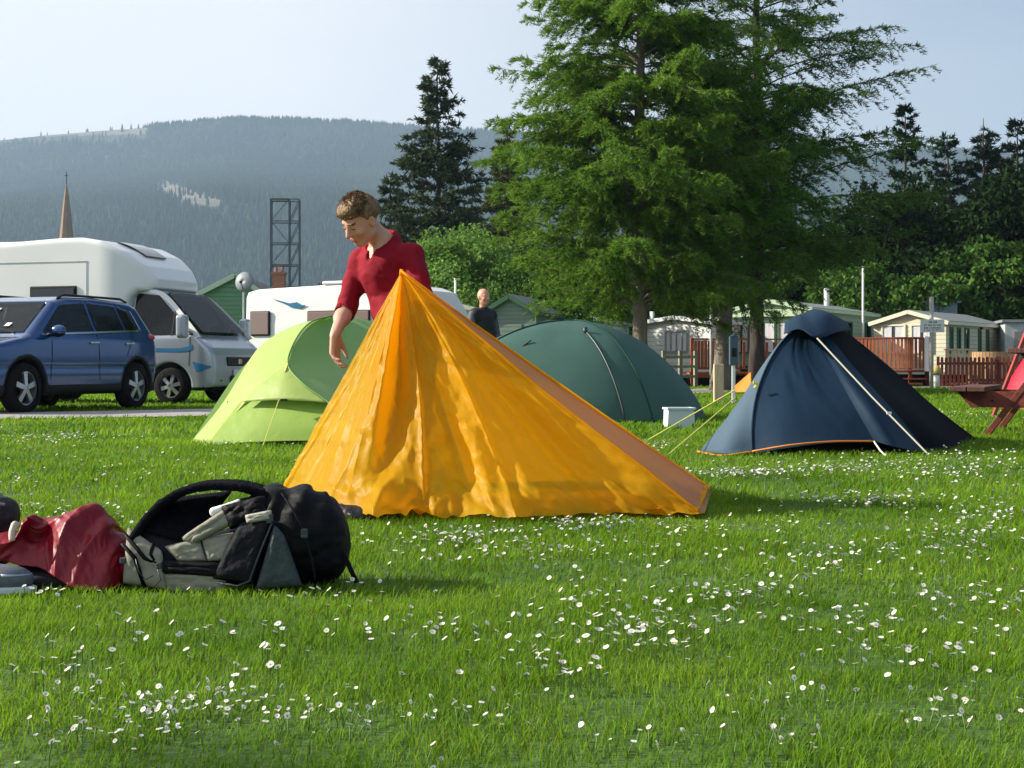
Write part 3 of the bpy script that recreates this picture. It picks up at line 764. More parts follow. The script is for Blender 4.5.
# ================================================================== VEHICLES
def strip_patch(mb, top, bot, yfun, side, n=10, m=5, off=.006, mi=0):
    """glass/panel patch on a body side: top and bottom (x,z) lines; y from the body's own half width"""
    a = catmull([(p[0], p[1], 0) for p in top], n) if len(top) > 2 else catmull([(p[0], p[1], 0) for p in top], n)
    b = catmull([(p[0], p[1], 0) for p in bot], n)
    A = np.zeros((n, m, 3))
    for j in range(m):
        t = j / (m - 1); q = a * (1 - t) + b * t
        A[:, j, 0] = q[:, 0]; A[:, j, 2] = q[:, 1]; A[:, j, 1] = side * (yfun(q[:, 0], q[:, 1]) + off)
    mb.grid(A, mi)
def wheel(parent, c, R, w, side, rim_mat, spokes, rimr=.66):
    mb = MB(); h = w / 2
    mb.lathe([(R * rimr, -h), (R * .86, -h), (R * .97, -h * .8), (R, -h * .45), (R, h * .45), (R * .97, h * .8), (R * .86, h), (R * rimr, h)], c, 'y', 36)
    t = mb.build('wheel', M['rubber'], parent, smooth=True)
    mb = MB(); c = Vector(c); y = side * h * .80
    mb.lathe([(R * rimr * 1.01, -h * .7 * side), (R * rimr * 1.01, y), (R * rimr * .93, y), (R * rimr * .90, y * .5), (R * rimr * .88, y * .1)], c, 'y', 36)
    mb.lathe([(R * rimr * .88, y * .1), (.0, y * .1)], c, 'y', 36, mi=1)
    mb.lathe([(R * .14, 0), (R * .14, y * .98), (R * .10, y * 1.05), (.001, y * 1.05)], c, 'y', 16)
    for k in range(spokes):
        a = 2 * PI * (k + .25) / spokes
        for da in (-.13, .13):
            e = Vector((math.cos(a + da * .6), 0, math.sin(a + da * .6))) * R * rimr * .93; s_ = Vector((math.cos(a + da * 2), 0, math.sin(a + da * 2))) * R * .10
            mb.bar(c + s_ + Vector((0, y * .95, 0)), c + e + Vector((0, y * .80, 0)), R * .12, R * .09, 0, (0, 1, 0))
    mb.build('rim', [rim_mat, M['black_plastic']], t, smooth=False)
    return t

def make_suv():
    root = empty('parked_car', (-7.49, 21.9, 0), 'blue sports utility car parked on the grass beside the road', 'car', rz=math.radians(-108.5)); root.scale = (1.06, 1.06, 1.08)
    # local: x forward, y left, origin midway between the axles
    prof = [(-1.86, .36), (-1.94, .62), (-1.94, .95), (-1.92, 1.08), (-1.88, 1.22), (-1.68, 1.56), (-1.50, 1.615), (-.6, 1.655), (.1, 1.64), (.42, 1.57), (1.20, 1.09), (1.35, 1.04), (1.95, .93), (2.16, .80), (2.22, .55), (2.18, .30), (1.9, .24), (-1.95, .26)]
    def hw(x, z):
        base = .905 + .018 * np.sin((z - .3) * 4.2) - .055 * np.clip((abs(x) - 1.2), 0, 1) ** 1.5 * 1.4
        top = base - np.clip(z - 1.02, 0, 1) * .40
        return top - .012 * np.exp(-((z - .62) / .05) ** 2)
    s = SDF((-2.3, -1.0, .18), (2.35, 1.0, 1.72), .022)
    X, Y, Z = np.meshgrid(*s.ax, indexing='ij')
    d = smax(poly_sd(X, Z, prof), abs(Y) - hw(X, Z), .09)
    for ax_ in (1.32, -1.32):
        d = smax(d, -(np.sqrt((X - ax_) ** 2 + (Z - .35) ** 2) - .40 - 0 * Y) - 10 * (abs(Y) < .55), .025)
    for wp in ([(.30, 1.49), (-.27, 1.545), (-.30, 1.145), (.86, 1.115)], [(-.36, 1.545), (-1.00, 1.52), (-1.08, 1.18), (-.38, 1.15)], [(-1.09, 1.51), (-1.30, 1.46), (-1.42, 1.22), (-1.16, 1.185)]):
        d = smax(d, -poly_sd(X, Z, wp), .02)
    cav = smax(poly_sd(X, Z, [(.95, 1.02), (.42, 1.48), (-.6, 1.57), (-1.5, 1.52), (-1.75, 1.0), (-1.6, .6), (.9, .6)]), abs(Y) - hw(X, Z) + .07, .05)
    d = smax(d, -cav, .02)
    d = smax(d, -smax(poly_sd(X, Z, [(.56, 1.60), (1.22, 1.18), (1.10, 1.02), (.40, 1.46)]), abs(Y) - .60, .05), .02)
    s.F = d.astype(np.float32)
    def mf(x, y, z):
        clad = (z < .40) | ((np.sqrt((x - 1.32) ** 2 + (z - .35) ** 2) < .455) & (z < .8)) | ((np.sqrt((x + 1.32) ** 2 + (z - .35) ** 2) < .455) & (z < .8))
        return clad.astype(int)
    s.build('body', [M['blue_car'], M['black_plastic']], root, mfun=mf)
    for sd in (1, -1):
        for nm, tp, bt in (('front_door_window', [(.34, 1.50), (-.26, 1.555)], [(.93, 1.10), (-.30, 1.13)]), ('rear_door_window', [(-.34, 1.555), (-1.02, 1.53)], [(-.37, 1.135), (-1.10, 1.165)]),
                           ('quarter_window', [(-1.07, 1.525), (-1.32, 1.47)], [(-1.15, 1.168), (-1.46, 1.21)])):
            mb = MB(); strip_patch(mb, tp, bt, hw, sd); mb.build(nm, M['glass_clear'], root, smooth=True)
        mb = MB(); strip_patch(mb, [(.98, 1.095), (-1.46, 1.195)], [(.98, 1.07), (-1.46, 1.17)], hw, sd, off=.010); mb.bar((-1.36, sd * (float(hw(-1.36, 1.46)) + .012), 1.475), (-1.49, sd * (float(hw(-1.49, 1.19)) + .012), 1.19), .012, .05, 0, (0, 1, 0))
        mb.build('window_trim', M['chrome'], root)
        # shut lines and handles
        mb = MB()
        for x0, x1, z0, z1 in ((.82, .78, .45, 1.05), (-.33, -.31, .45, 1.12), (-1.02, -1.24, .80, 1.14)):
            strip_patch(mb, [(x0, z0), (x0 - .012, z0)], [(x1, z1), (x1 - .012, z1)], hw, sd, n=2, m=10, off=.003)
        mb.build('door_gap', M['interior'], root)
        for hx in (-.20, -1.10):
            mb = MB(); y = float(hw(hx, .98)) + .02; mb.bar((hx - .10, sd * y, .985), (hx + .10, sd * y, .98), .03, .03); mb.build('door_handle', M['chrome'], root, bevel=.008)
        # roof rail
        mb = MB(); mb.tube([(.25, sd * .60, 1.61), (.1, sd * .60, 1.665), (-1.3, sd * .60, 1.665), (-1.5, sd * .58, 1.62)], .018, 8); mb.build('roof_rail', M['black_plastic'], root, smooth=True)
        # mirror
        g = SDF((.55, .85, .95), (1.0, 1.25, 1.3), .014); g.ell((.80, 1.03, 1.13), (.07, .12, .085), .01); g.cap((.82, .9, 1.07), (.80, 1.0, 1.10), .025, .03, .03)
        V, Fc = g.mesh(); V[:, 1] *= sd; 
        np_obj('wing_mirror', V, Fc if sd > 0 else Fc[:, ::-1], [M['blue_car'], M['black_plastic']], root, True, (V[Fc].mean(1)[:, 2] < 1.10).astype(int))
        g = SDF((1.6, .4, .7), (2.3, 1.0, 1.1), .014); g.ell((1.93, .70, .89), (.24, .15, .075), .01, R=Matrix.Rotation(.12, 3, 'Y')); V, Fc = g.mesh(); V[:, 1] *= sd; np_obj('headlight', V, Fc if sd > 0 else Fc[:, ::-1], M['lamp_glass'], root, True)
        g = SDF((-2.35, .3, .85), (-1.7, 1.0, 1.25), .014); g.ell((-1.82, .735, 1.09), (.15, .135, .065), .01); V, Fc = g.mesh(); V[:, 1] *= sd; np_obj('tail_light', V, Fc if sd > 0 else Fc[:, ::-1], M['red_light'], root, True)
        for ax_ in (1.32, -1.32):
            wheel(root, (ax_, sd * .80, .35), .35, .225, sd, M['alloy'], 5)
    # windscreen, rear glass
    def across(x0, z0, x1, z1, h0, h1, name, mt, bow=.06, off=.012, n=9):
        A = np.zeros((n, 7, 3)); nx, nz_ = (z0 - z1), (x1 - x0); l = math.hypot(nx, nz_); nx, nz_ = nx / l, nz_ / l
        for i in range(n):
            for j in range(7):
                t = j / 6; u = i / (n - 1) * 2 - 1; h = h0 * (1 - t) + h1 * t
                x = x0 * (1 - t) + x1 * t; z = z0 * (1 - t) + z1 * t
                A[i, j] = (x + nx * off, u * h, z + abs(nz_) * off)
        mb = MB(); mb.grid(A); return mb.build(name, mt, root, smooth=True)
    ws = across(.47, 1.54, 1.17, 1.10, .58, .74, 'windscreen', M['glass_clear'], off=.018)
    for (x, y) in ((.05, .36), (.05, -.36), (-.95, .38), (-.95, -.38), (-.95, 0)):
        mb = MB(); mb.bar((x, y, .75), (x - .22, y, 1.22), .46 if x > 0 else .38, .12); mb.bar((x - .23, y, 1.25), (x - .26, y, 1.42), .24, .10); mb.build('seat', M['seat_cloth'], root, bevel=.04)
    mb = MB()
    for (y0, z0, w_, h_) in ((.38, 1.20, .09, .09), (-.1, 1.42, .14, .05)):
        x0 = .47 + (1.54 - z0) / .44 * .70; mb.box((x0 + .03, y0, z0 + .02), (.09, w_, .004), Matrix.Rotation(math.radians(32), 3, 'Y'))
    mb.build('tax_disc_sticker', M['white_paint'], ws)
    mb = MB(); mb.bar((1.19, .60, 1.105), (1.05, .1, 1.20), .02, .015); mb.bar((1.19, 0, 1.105), (1.06, -.45, 1.20), .02, .015); mb.build('wiper', M['black_plastic'], root)
    across(-1.70, 1.50, -1.90, 1.17, .55, .66, 'rear_window', M['glass_dark'], off=.02)
    mb = MB(); mb.box((2.20, 0, .62), (.05, .9, .12)); mb.box((2.19, 0, .38), (.05, 1.1, .14)); mb.build('grille', M['black_plastic'], root, bevel=.01)
    mb = MB(); mb.box((2.235, 0, .50), (.02, .52, .11)); mb.build('number_plate', M['white_paint'], root)
    mb = MB(); mb.box((0, 0, .30), (3.9, 1.45, .12)); mb.box((0, 0, .60), (2.0, 1.3, .3)); mb.build('underbody', M['interior'], root)
make_suv()

def make_motorhome():
    th = math.radians(-16.3)
    fx, fy = math.cos(th), math.sin(th); lx, ly = -fy, fx
    # origin under the front axle; the right front wheel is the one seen
    root = empty('motorhome', (-6.12 + lx * 1.0, 25.05 + ly * 1.0, 0), 'white coachbuilt motorhome with silver cab and blue stripes parked behind the blue car', 'motorhome', rz=th)
    cab = [(-1.1, .34), (-1.1, 2.10), (-.45, 2.10), (-.28, 2.02), (.47, 1.27), (.56, 1.19), (.76, 1.03), (.84, .90), (.86, .62), (.84, .34), (.7, .26), (-1.0, .26)]
    def hw(x, z): return 1.0 + .015 * np.sin((z - .3) * 3) - np.clip(z - 1.20, 0, 1) * .22 - .22 * np.clip(x - .55, 0, 1) ** 1.6 * 2.0
    s = SDF((-1.25, -1.12, .2), (1.2, 1.12, 2.2), .022); X, Y, Z = np.meshgrid(*s.ax, indexing='ij')
    d = smax(poly_sd(X, Z, cab), abs(Y) - hw(X, Z), .07)
    d = smax(d, -(np.sqrt(X ** 2 + (Z - .34) ** 2) - .42) - 10 * (abs(Y) < .6), .03)
    d = smax(d, -poly_sd(X, Z, [(-.34, 1.96), (-.77, 2.0), (-.79, 1.27), (.38, 1.28)]), .02)
    cav = smax(poly_sd(X, Z, [(-1.3, 2.03), (-.36, 2.0), (.36, 1.22), (.2, .6), (-1.3, .6)]), abs(Y) - hw(X, Z) + .07, .05)
    d = smax(d, -cav, .02); d = smax(d, -smax(poly_sd(X, Z, [(-.26, 2.06), (.52, 1.30), (.38, 1.20), (-.38, 1.96)]), abs(Y) - .72, .05), .02)
    s.F = d.astype(np.float32)
    s.build('cab', [M['silver_paint'], M['black_plastic'], M['white_paint']], root, mfun=lambda x, y, z: np.where(z < .33, 1, np.where(x < -.95, 2, 0)))
    coach = [(-4.9, .42), (-4.98, 2.78), (-4.9, 2.90), (-2.2, 3.04), (-1.75, 3.04), (-1.35, 2.97), (-.92, 2.78), (-.58, 2.52), (-.40, 2.28), (-.40, 2.12), (-.55, 2.05), (-.7, 2.05), (-.80, 1.95), (-.95, 1.6), (-.98, .42)]
    def hc(x, z): return 1.13 - .40 * np.clip((x + 1.4) / 1.05, 0, 1) ** 2.2
    s = SDF((-5.15, -1.25, .3), (.75, 1.25, 3.1), .03); X, Y, Z = np.meshgrid(*s.ax, indexing='ij')
    s.F = smax(poly_sd(X, Z, coach), abs(Y) - hc(X, Z), .10).astype(np.float32)
    s.build('coach_body', M['white_paint'], root)
    # skylight on the overcab nose and roof boxes
    A = np.zeros((7, 6, 3)); 
    for i in range(7):
        for j in range(6):
            u = i / 6 * 2 - 1; t = j / 5; x = -1.36 + .55 * t; z = 2.985 - .26 * t + .0; A[i, j] = (x, u * (.42 - .06 * t) - .1, z + .03 * math.sin(PI * t))
    mb = MB(); mb.grid(A); mb.build('overcab_skylight', M['glass_dark'], root, solid=.03)
    for (x, y, L_, w_) in ((-2.75, -.2, .75, .55), (-3.9, -.1, .85, .6)):
        mb = MB(); mb.box((x, y, 3.03), (L_, w_, .07)); mb.box((x, y, 2.98), (L_ * .8, w_ * .8, .10)); mb.build('roof_vent', M['white_paint'], root, bevel=.03)
    for sd in (-1, 1):
        mb = MB(); strip_patch(mb, [(-.32, 1.98), (-.78, 2.02)], [(.46, 1.26), (-.80, 1.24)], hw, sd, n=12); w = mb.build('cab_window', M['glass_clear'], root, smooth=True)
        mb = MB(); strip_patch(mb, [(.05, 1.68), (.03, 1.70)], [(.05, 1.24), (.02, 1.24)], hw, sd, n=2, off=.012); mb.build('window_frame', M['black_plastic'], w)
        # white door frame arc + blue stripes + lines
        mb = MB(); strip_patch(mb, [(-.85, 2.08), (-.25, 2.04), (.30, 1.55), (.62, 1.22)], [(-.85, 2.02), (-.33, 1.985), (.24, 1.50), (.52, 1.20)], hw, sd, n=16, off=.008); mb.build('window_surround', M['white_paint'], root, smooth=True)
        mb = MB(); strip_patch(mb, [(-.95, 1.04), (.25, 1.02), (.42, 1.12)], [(-.95, .985), (.25, .955), (.46, 1.02)], hw, sd, n=12, off=.008); strip_patch(mb, [(.46, .78), (.80, .70)], [(.54, .58), (.81, .67)], hw, sd, n=8, off=.010)
        mb.build('blue_stripe', M['blue_stripe'], root)
        mb = MB()
        for (x0, z0, x1, z1) in ((-.90, .40, -.90, 2.0), (.38, .70, .40, 1.22)):
            strip_patch(mb, [(x0, z0), (x0 + .015, z0)], [(x1, z1), (x1 + .015, z1)], hw, sd, n=2, m=8, off=.004)
        mb.build('door_gap', M['interior'], root)
        mb = MB(); mb.box((-.72, sd * 1.015, 1.08), (.18, .03, .05)); mb.build('door_handle', M['chrome'], root, bevel=.01)
        g = SDF((.1, .95, 1.1), (.75, 1.45, 1.75), .016); g.box((.36, 1.20, 1.40), (.09, .11, .21), .06, .01); g.cap((.42, .95, 1.30), (.38, 1.1, 1.35), .04, .05, .03)
        V, Fc = g.mesh(); V[:, 1] *= sd; np_obj('wing_mirror', V, Fc if sd > 0 else Fc[:, ::-1], M['silver_paint'], root, True)
        g = SDF((.2, .55, .85), (1.1, 1.05, 1.35), .014); g.ell((.54, .84, 1.06), (.24, .14, .13), .01, R=Matrix.Rotation(.45, 3, 'Y')); V, Fc = g.mesh(); V[:, 1] *= sd
        o = np_obj('headlight', V, Fc if sd > 0 else Fc[:, ::-1], M['lamp_glass'], root, True)
        g = SDF((.4, .5, .35), (1.2, 1.05, .85), .014); g.ell((.73, .78, .68), (.06, .12, .045), .01); V, Fc = g.mesh(); V[:, 1] *= sd; np_obj('fog_light', V, Fc if sd > 0 else Fc[:, ::-1], M['glass_grey'], root, True)
        g = SDF((.4, .3, .3), (1.2, 1.05, .75), .014); g.ell((.78, .68, .44), (.07, .20, .05), .01); V, Fc = g.mesh(); V[:, 1] *= sd; np_obj('bumper_vent', V, Fc if sd > 0 else Fc[:, ::-1], M['black_plastic'], root, True)
        wheel(root, (0, sd * .90, .34), .34, .21, sd, M['alloy'], 6, .62)
        wheel(root, (-3.4, sd * .95, .34), .34, .21, sd, M['alloy'], 6, .62)
        # coach windows: rounded dark panes and awning line
        for (x0, x1, z0, z1) in ((-2.80, -1.82, 1.60, 2.16), (-4.7, -3.6, 1.60, 2.16)):
            mb = MB(); mb.box(((x0 + x1) / 2, sd * 1.142, (z0 + z1) / 2), (x1 - x0, .035, z1 - z0)); w = mb.build('coach_window', M['black_plastic'], root, bevel=.05)
            mb = MB(); mb.box(((x0 + x1) / 2, sd * 1.165, (z0 + z1) / 2), (x1 - x0 - .09, .012, z1 - z0 - .09)); mb.build('pane', M['glass_dark'], w)
        mb = MB(); mb.box((-3.4, sd * 1.133, 2.60), (3.6, .012, .014)); mb.box((-1.62, sd * 1.133, 1.85), (.012, .010, 1.5)); mb.build('panel_seam', M['galv'], root)
    # windscreen
    A = np.zeros((11, 8, 3))
    for i in range(11):
        for j in range(8):
            u = i / 10 * 2 - 1; t = j / 7; A[i, j] = (-.24 + .76 * t + .03, u * (.72 + .10 * t), 2.01 - .73 * t + .035)
    mb = MB(); mb.grid(A); w = mb.build('windscreen', M['glass_clear'], root, smooth=True)
    for y in (-.48, .48):
        mb = MB(); mb.bar((-.45, y, .8), (-.62, y, 1.45), .48, .14); mb.bar((-.63, y, 1.48), (-.66, y, 1.72), .28, .10); mb.build('seat', M['seat_cloth'], root, bevel=.05)
    mb = MB(); mb.box((.12, 0, 1.10), (.45, 1.6, .16)); mb.build('dashboard', M['black_plastic'], root, bevel=.04)
    mb = MB(); mb.bar((.56, -.65, 1.30), (.40, -.15, 1.47), .025, .02); mb.bar((.56, .1, 1.30), (.40, .6, 1.47), .025, .02); mb.build('wiper', M['black_plastic'], w)
    mb = MB(); mb.box((.845, 0, .78), (.05, .95, .17)); mb.box((.855, 0, .46), (.05, .70, .14)); mb.build('grille', M['black_plastic'], root, bevel=.02)
    mb = MB(); mb.box((.875, 0, .78), (.02, .12, .10)); mb.build('badge', M['chrome'], root, bevel=.02)
    mb = MB(); mb.box((.88, 0, .58), (.02, .52, .11)); mb.build('number_plate', M['white_paint'], root)
    mb = MB(); mb.box((-1.9, 0, .38), (5.4, 1.5, .14)); mb.build('chassis', M['interior'], root)
make_motorhome()

def make_caravan():
    # touring caravan seen side-on; rounded rear at the left, raked front at the right
    a = G(244, 31.8); b = G(463, 29.2); d = (b - a); L_ = d.length; th = math.atan2(d.y, d.x)
    root = empty('touring_caravan', a, 'white touring caravan with blue swoosh parked behind the lime tent', 'caravan', rz=th)
    prof = [(0, .5), (.02, 1.0), (.0, 2.25), (.06, 2.38), (.35, 2.44), (2.6, 2.50), (4.0, 2.47), (4.35, 2.35), (4.62, 1.95), (4.80, 1.45), (4.78, .55), (4.5, .45), (.3, .42)]
    s = SDF((-.15, -.1, .3), (5.0, 2.3, 2.65), .03); X, Y, Z = np.meshgrid(*s.ax, indexing='ij')
    s.F = smax(poly_sd(X, Z, prof), abs(Y - 1.08) - 1.06 + .05 * np.clip(Z - 1.6, 0, 1), .08).astype(np.float32)
    s.build('body', M['white_paint'], root)
    def win(x0, x1, z0, z1):
        mb = MB(); mb.box(((x0 + x1) / 2, .0, (z0 + z1) / 2), (x1 - x0, .05, z1 - z0)); w = mb.build('window', M['black_plastic'], root, bevel=.06)
        mb = MB(); mb.box(((x0 + x1) / 2, -.03, (z0 + z1) / 2), (x1 - x0 - .06, .02, z1 - z0 - .06)); mb.build('pane', mat('tinted_acrylic', (.24, .17, .15), .2, spec=.6), w, bevel=.05)
    win(.18, .73, 1.38, 1.94); win(1.75, 3.4, 1.45, 1.92)
    mb = MB(); mb.prism([(0, 0), (.5, -.12), (.72, -.10), (.78, -.16), (.95, -.17), (.80, -.24), (.52, -.20), (.30, -.10)], (.75, .012, 2.22), (1, 0, 0), (0, 0, 1), -.012); mb.build('blue_swoosh', M['blue_stripe'], root)
    mb = MB(); mb.box((2.4, .3, 2.53), (.6, .5, .08)); mb.box((1.9, 1.2, 2.53), (.5, .5, .08)); mb.build('roof_vent', M['white_paint'], root, bevel=.03)
    for y in (.2, 1.95):
        mb = MB(); mb.lathe([(.18, -.09), (.30, -.09), (.32, -.05), (.32, .05), (.30, .09), (.18, .09)], (2.4, y, .32), 'y', 28); w = mb.build('wheel', M['rubber'], root, smooth=True)
        mb = MB(); mb.lathe([(.19, .07), (.19, -.07), (.05, -.09), (.001, -.09)], (2.4, y, .32), 'y', 20); mb.build('rim', M['alloy'], w)
    mb = MB(); mb.box((2.4, 1.1, .42), (4.0, 1.6, .1)); mb.bar((4.6, 1.1, .42), (5.7, 1.1, .42), .08, .08); mb.tube([(5.3, 1.1, 0), (5.3, 1.1, .6)], .03, 8); mb.build('drawbar', M['galv'], root)
make_caravan()

# ================================================================== BUILDINGS
def sash(parent, x0, x1, z0, z1, y, ny, frame, pane='glass_dark', curt=False, mull=0, name='window'):
    """window in local coordinates on a wall at y=const facing ny (-1 or 1)"""
    mb = MB(); t = .06
    xm = (x0 + x1) / 2; zm = (z0 + z1) / 2; yy = y + ny * .025
    mb.box((xm, yy, z1 - t / 2), (x1 - x0, .06, t)); mb.box((xm, yy, z0 + t / 2), (x1 - x0, .06, t)); mb.box((x0 + t / 2, yy, zm), (t, .06, z1 - z0 - 2 * t)); mb.box((x1 - t / 2, yy, zm), (t, .06, z1 - z0 - 2 * t))
    for k in range(mull):
        xx = x0 + (x1 - x0) * (k + 1) / (mull + 1); mb.box((xx, yy, zm), (.05, .05, z1 - z0 - 2 * t))
    w = mb.build(name, frame, parent)
    mb = MB(); mb.box((xm, y + ny * .008, zm), (x1 - x0 - .04, .012, z1 - z0 - .04)); mb.build('pane', M[pane], w)
    if curt:
        n = 26; A = np.zeros((n, 2, 3))
        lo = x0 + t; hi = x1 - t
        for part_ in ((lo, lo + (hi - lo) * .42), (hi - (hi - lo) * .42, hi)):
            for i in range(n):
                q = i / (n - 1); x = part_[0] + (part_[1] - part_[0]) * q
                A[i, 0] = (x, y + ny * (.020 + .006 * math.sin(i * 2.2)), z1 - t); A[i, 1] = (x, y + ny * (.020 + .006 * math.sin(i * 2.2)), z0 + t)
            mb = MB(); mb.grid(A); mb.build('curtain', M['curtain'], w)
    return w

def static_home(name, corner, ldir, W_, L_, zwall, zridge, wall, roof, label, cat, fascia=None, z0=.45, gable=True, group=None):
    """corner = near corner between the sunny end wall and the long side; local x runs along the end wall to the left... 
    local frame: y = along the length (away), x = -W..0 along the end wall"""
    ld = Vector((ldir[0], ldir[1], 0)).normalized(); th = math.atan2(ld.y, ld.x) - PI / 2
    root = empty(name, corner, label, cat, group, rz=th)
    mb = MB(); poly = [(-W_, z0), (0, z0), (0, zwall), (-W_ / 2, zridge - .03), (-W_, zwall)] 
    mb.prism(poly, (0, L_, 0), (1, 0, 0), (0, 0, 1), L_)
    b = mb.build('walls', wall, root)
    mb = MB(); o = .14
    for sgn in (0, 1):
        xa, xb = (-W_ - o, -W_ / 2) if sgn == 0 else (o, -W_ / 2)
        sl = (zridge - zwall) / (W_ / 2); za = zwall - sl * o + .02
        mb.add([(xa, -o, za), (xb, -o, zridge + .02), (xb, L_ + o, zridge + .02), (xa, L_ + o, za), (xa, -o, za + .06), (xb, -o, zridge + .08), (xb, L_ + o, zridge + .08), (xa, L_ + o, za + .06)],
               [(0, 1, 2, 3), (4, 5, 6, 7), (0, 1, 5, 4), (1, 2, 6, 5), (2, 3, 7, 6), (3, 0, 4, 7)])
    mb.build('roof', roof, root)
    if fascia:
        mb = MB(); sl = (zridge - zwall) / (W_ / 2)
        mb.bar((-W_ - o, -o - .02, zwall - sl * o - .01), (-W_ / 2, -o - .02, zridge), .04, .14); mb.bar((o, -o - .02, zwall - sl * o - .01), (-W_ / 2, -o - .02, zridge), .04, .14)
        mb.box((o + .0, L_ / 2, zwall - sl * o), (.04, L_ + 2 * o, .12)); mb.box((-W_ - o, L_ / 2, zwall - sl * o), (.04, L_ + 2 * o, .12)); mb.build('fascia', fascia, root)
    mb = MB(); mb.box((-W_ / 2, L_ / 2, z0 / 2), (W_ - .1, L_ - .1, z0)); mb.build('skirting', M['interior'], root)
    return root
white_b = board_mat('white_boards', (.78, .78, .76), .16, line=.12, depth=.5); cream_b = board_mat('cream_boards', (.66, .62, .47), .15, line=.2); green_b = board_mat('green_boards', (.30, .42, .30), .15, line=.2)
shed_b = board_mat('shed_green_boards', (.13, .27, .16), .13, line=.3); grey_b = board_mat('grey_green_boards', (.22, .30, .25), .13, line=.3); palefasc = mat('pale_green_fascia', (.50, .66, .42), .5, var=.05)
frame_g = mat('window_frame_green', (.05, .13, .07), .5)

def side_sash(root, y0, y1, z0, z1, **k):
    """window on the long side wall x=0 facing +x"""
    w = sash(root, y0, y1, z0, z1, 0, -1, **k)
    R = Matrix.Rotation(PI / 2, 4, 'Z')
    for o in [w] + children(w):
        o.data.transform(R)
    return w
# white mobile home, gable-less, behind the green dome
r_ = static_home('mobile_home', Vector((7.14, 50, 0)), (.65, .76), 3.2, 3.6, 2.28, 2.46, white_b, M['grey_roof'], 'plain white mobile home between the green dome tent and the red deck', 'mobile home', fascia=M['white_paint'], z0=.35, group='mobile homes along the back of the site')
sash(r_, -2.0, -1.0, 1.2, 2.0, 0, -1, M['galv'], pane='curtain', mull=3)
mb = MB(); mb.box((-2.8, .3, 2.55), (.12, .12, .35)); mb.build('flue', M['white_paint'], r_)
# green mobile home with pale green fascia
r_ = static_home('mobile_home', Vector((10.64, 50, 0)), (.53, .85), 3.0, 8.85, 2.75, 3.05, green_b, M['grey_roof'], 'long green mobile home with pale fascia and white curtains behind the red deck', 'mobile home', fascia=palefasc, z0=.7, group='mobile homes along the back of the site')
mb = MB(); mb.box((-1.5, -.07, 2.62), (3.2, .10, .26)); mb.build('fascia_board', palefasc, r_)
for x0, x1 in ((-2.92, -2.30), (-2.22, -1.28), (-1.2, -.35)): sash(r_, x0, x1, 1.15, 2.35, 0, -1, frame_g, curt=True)
for y0, y1 in ((1.4, 2.1), (2.6, 3.3), (3.9, 4.6), (6.2, 6.9)): side_sash(r_, y0, y1, 1.3, 2.4, frame=frame_g)
mb = MB(); mb.tube([(-1.2, 5.2, 2.9), (-1.2, 5.2, 3.75)], .11, 10); mb.build('flue', M['white_paint'], r_)
# cream mobile home at the right
r_ = static_home('mobile_home', Vector((15.5, 50, 0)), (.6, .8), 2.7, 6.0, 2.28, 2.66, cream_b, M['grey_roof'], 'cream mobile home with gabled bay window and swept white curtains behind the picket fence', 'mobile home', fascia=M['cream_paint'], z0=.4, group='mobile homes along the back of the site')
sash(r_, -2.40, -1.48, 1.15, 2.22, 0, -1, M['cream_paint'], curt=True); sash(r_, -1.30, -.45, 1.15, 2.22, 0, -1, M['cream_paint'], curt=True)
for y0, y1 in ((.35, .65), (1.1, 1.45), (1.9, 2.35), (3.4, 3.7), (4.3, 4.6)): side_sash(r_, y0, y1, 1.15, 2.1, frame=frame_g)
mb = MB(); mb.bar((.05, 3.6, 2.12), (.05, 3.75, 2.12), .1, .08); mb.build('wall_lamp', M['black_plastic'], r_)
# grey box-roofed hut behind it
def hut(px, d, w, h, label, roof=None, dep=2.5, rz=-.2, name='utility_hut', mt=None):
    root = empty(name, G(px, d), label, 'hut', rz=rz)
    mb = MB(); mb.box((0, 0, h / 2), (w, dep, h)); mb.build('walls', mt or M['galv'], root); mb = MB(); mb.box((0, 0, h + .05), (w + .25, dep + .25, .1)); mb.build('roof', M['grey_roof'], root)
    mb = MB(); mb.box((w * .2, -dep / 2 - .02, 1.0), (.75, .05, 2.0)); mb.build('door', M['glass_grey'], root)
hut(932, 58, 1.3, 3.25, 'small blue grey box hut rising behind the cream mobile home roof', mt=mat('blue_grey_panel', (.24, .29, .34), .6, var=.1), rz=0)
hut(1014, 54, 1.0, 2.35, 'small grey hut with a pale front at the right edge behind the picket fence', mt=mat('grey_panel', (.40, .44, .46), .6, var=.1))
hut(1006, 60, 1.6, 1.9, 'low pale blue hut beside the right end of the cream mobile home', mt=mat('pale_blue_panel', (.55, .62, .72), .6, var=.1), rz=.3)
# grey-green gabled shed behind the bald person, with its blue roofed neighbour and a far white home
r_ = static_home('garden_shed', Vector((.78, 45, 0)), (.28, .96), 1.75, 3.4, 2.45, 2.95, grey_b, M['grey_roof'], 'grey green gabled shed just right of the bald person', 'shed', fascia=frame_g, z0=.15)
mb = MB(); mb.box((-.9, -.03, 1.1), (.85, .05, 1.9)); mb.build('door', grey_b, r_)
r_ = static_home('chalet', Vector((-.75, 49, 0)), (.2, .98), 3.2, 5, 2.55, 2.95, cream_b, mat('blue_slate', (.16, .21, .26), .6, var=.1), 'low chalet with blue slate roof left of the bald person', 'chalet', fascia=M['cream_paint'], z0=.2)
sash(r_, -2.2, -1.2, 1.1, 2.1, 0, -1, frame_g)
r_ = static_home('mobile_home', Vector((3.5, 56, 0)), (.25, .97), 3.0, 7, 2.55, 2.85, white_b, M['grey_roof'], 'distant white mobile home seen over the top of the green dome tent', 'mobile home', fascia=M['white_paint'], z0=.4, group='mobile homes along the back of the site')
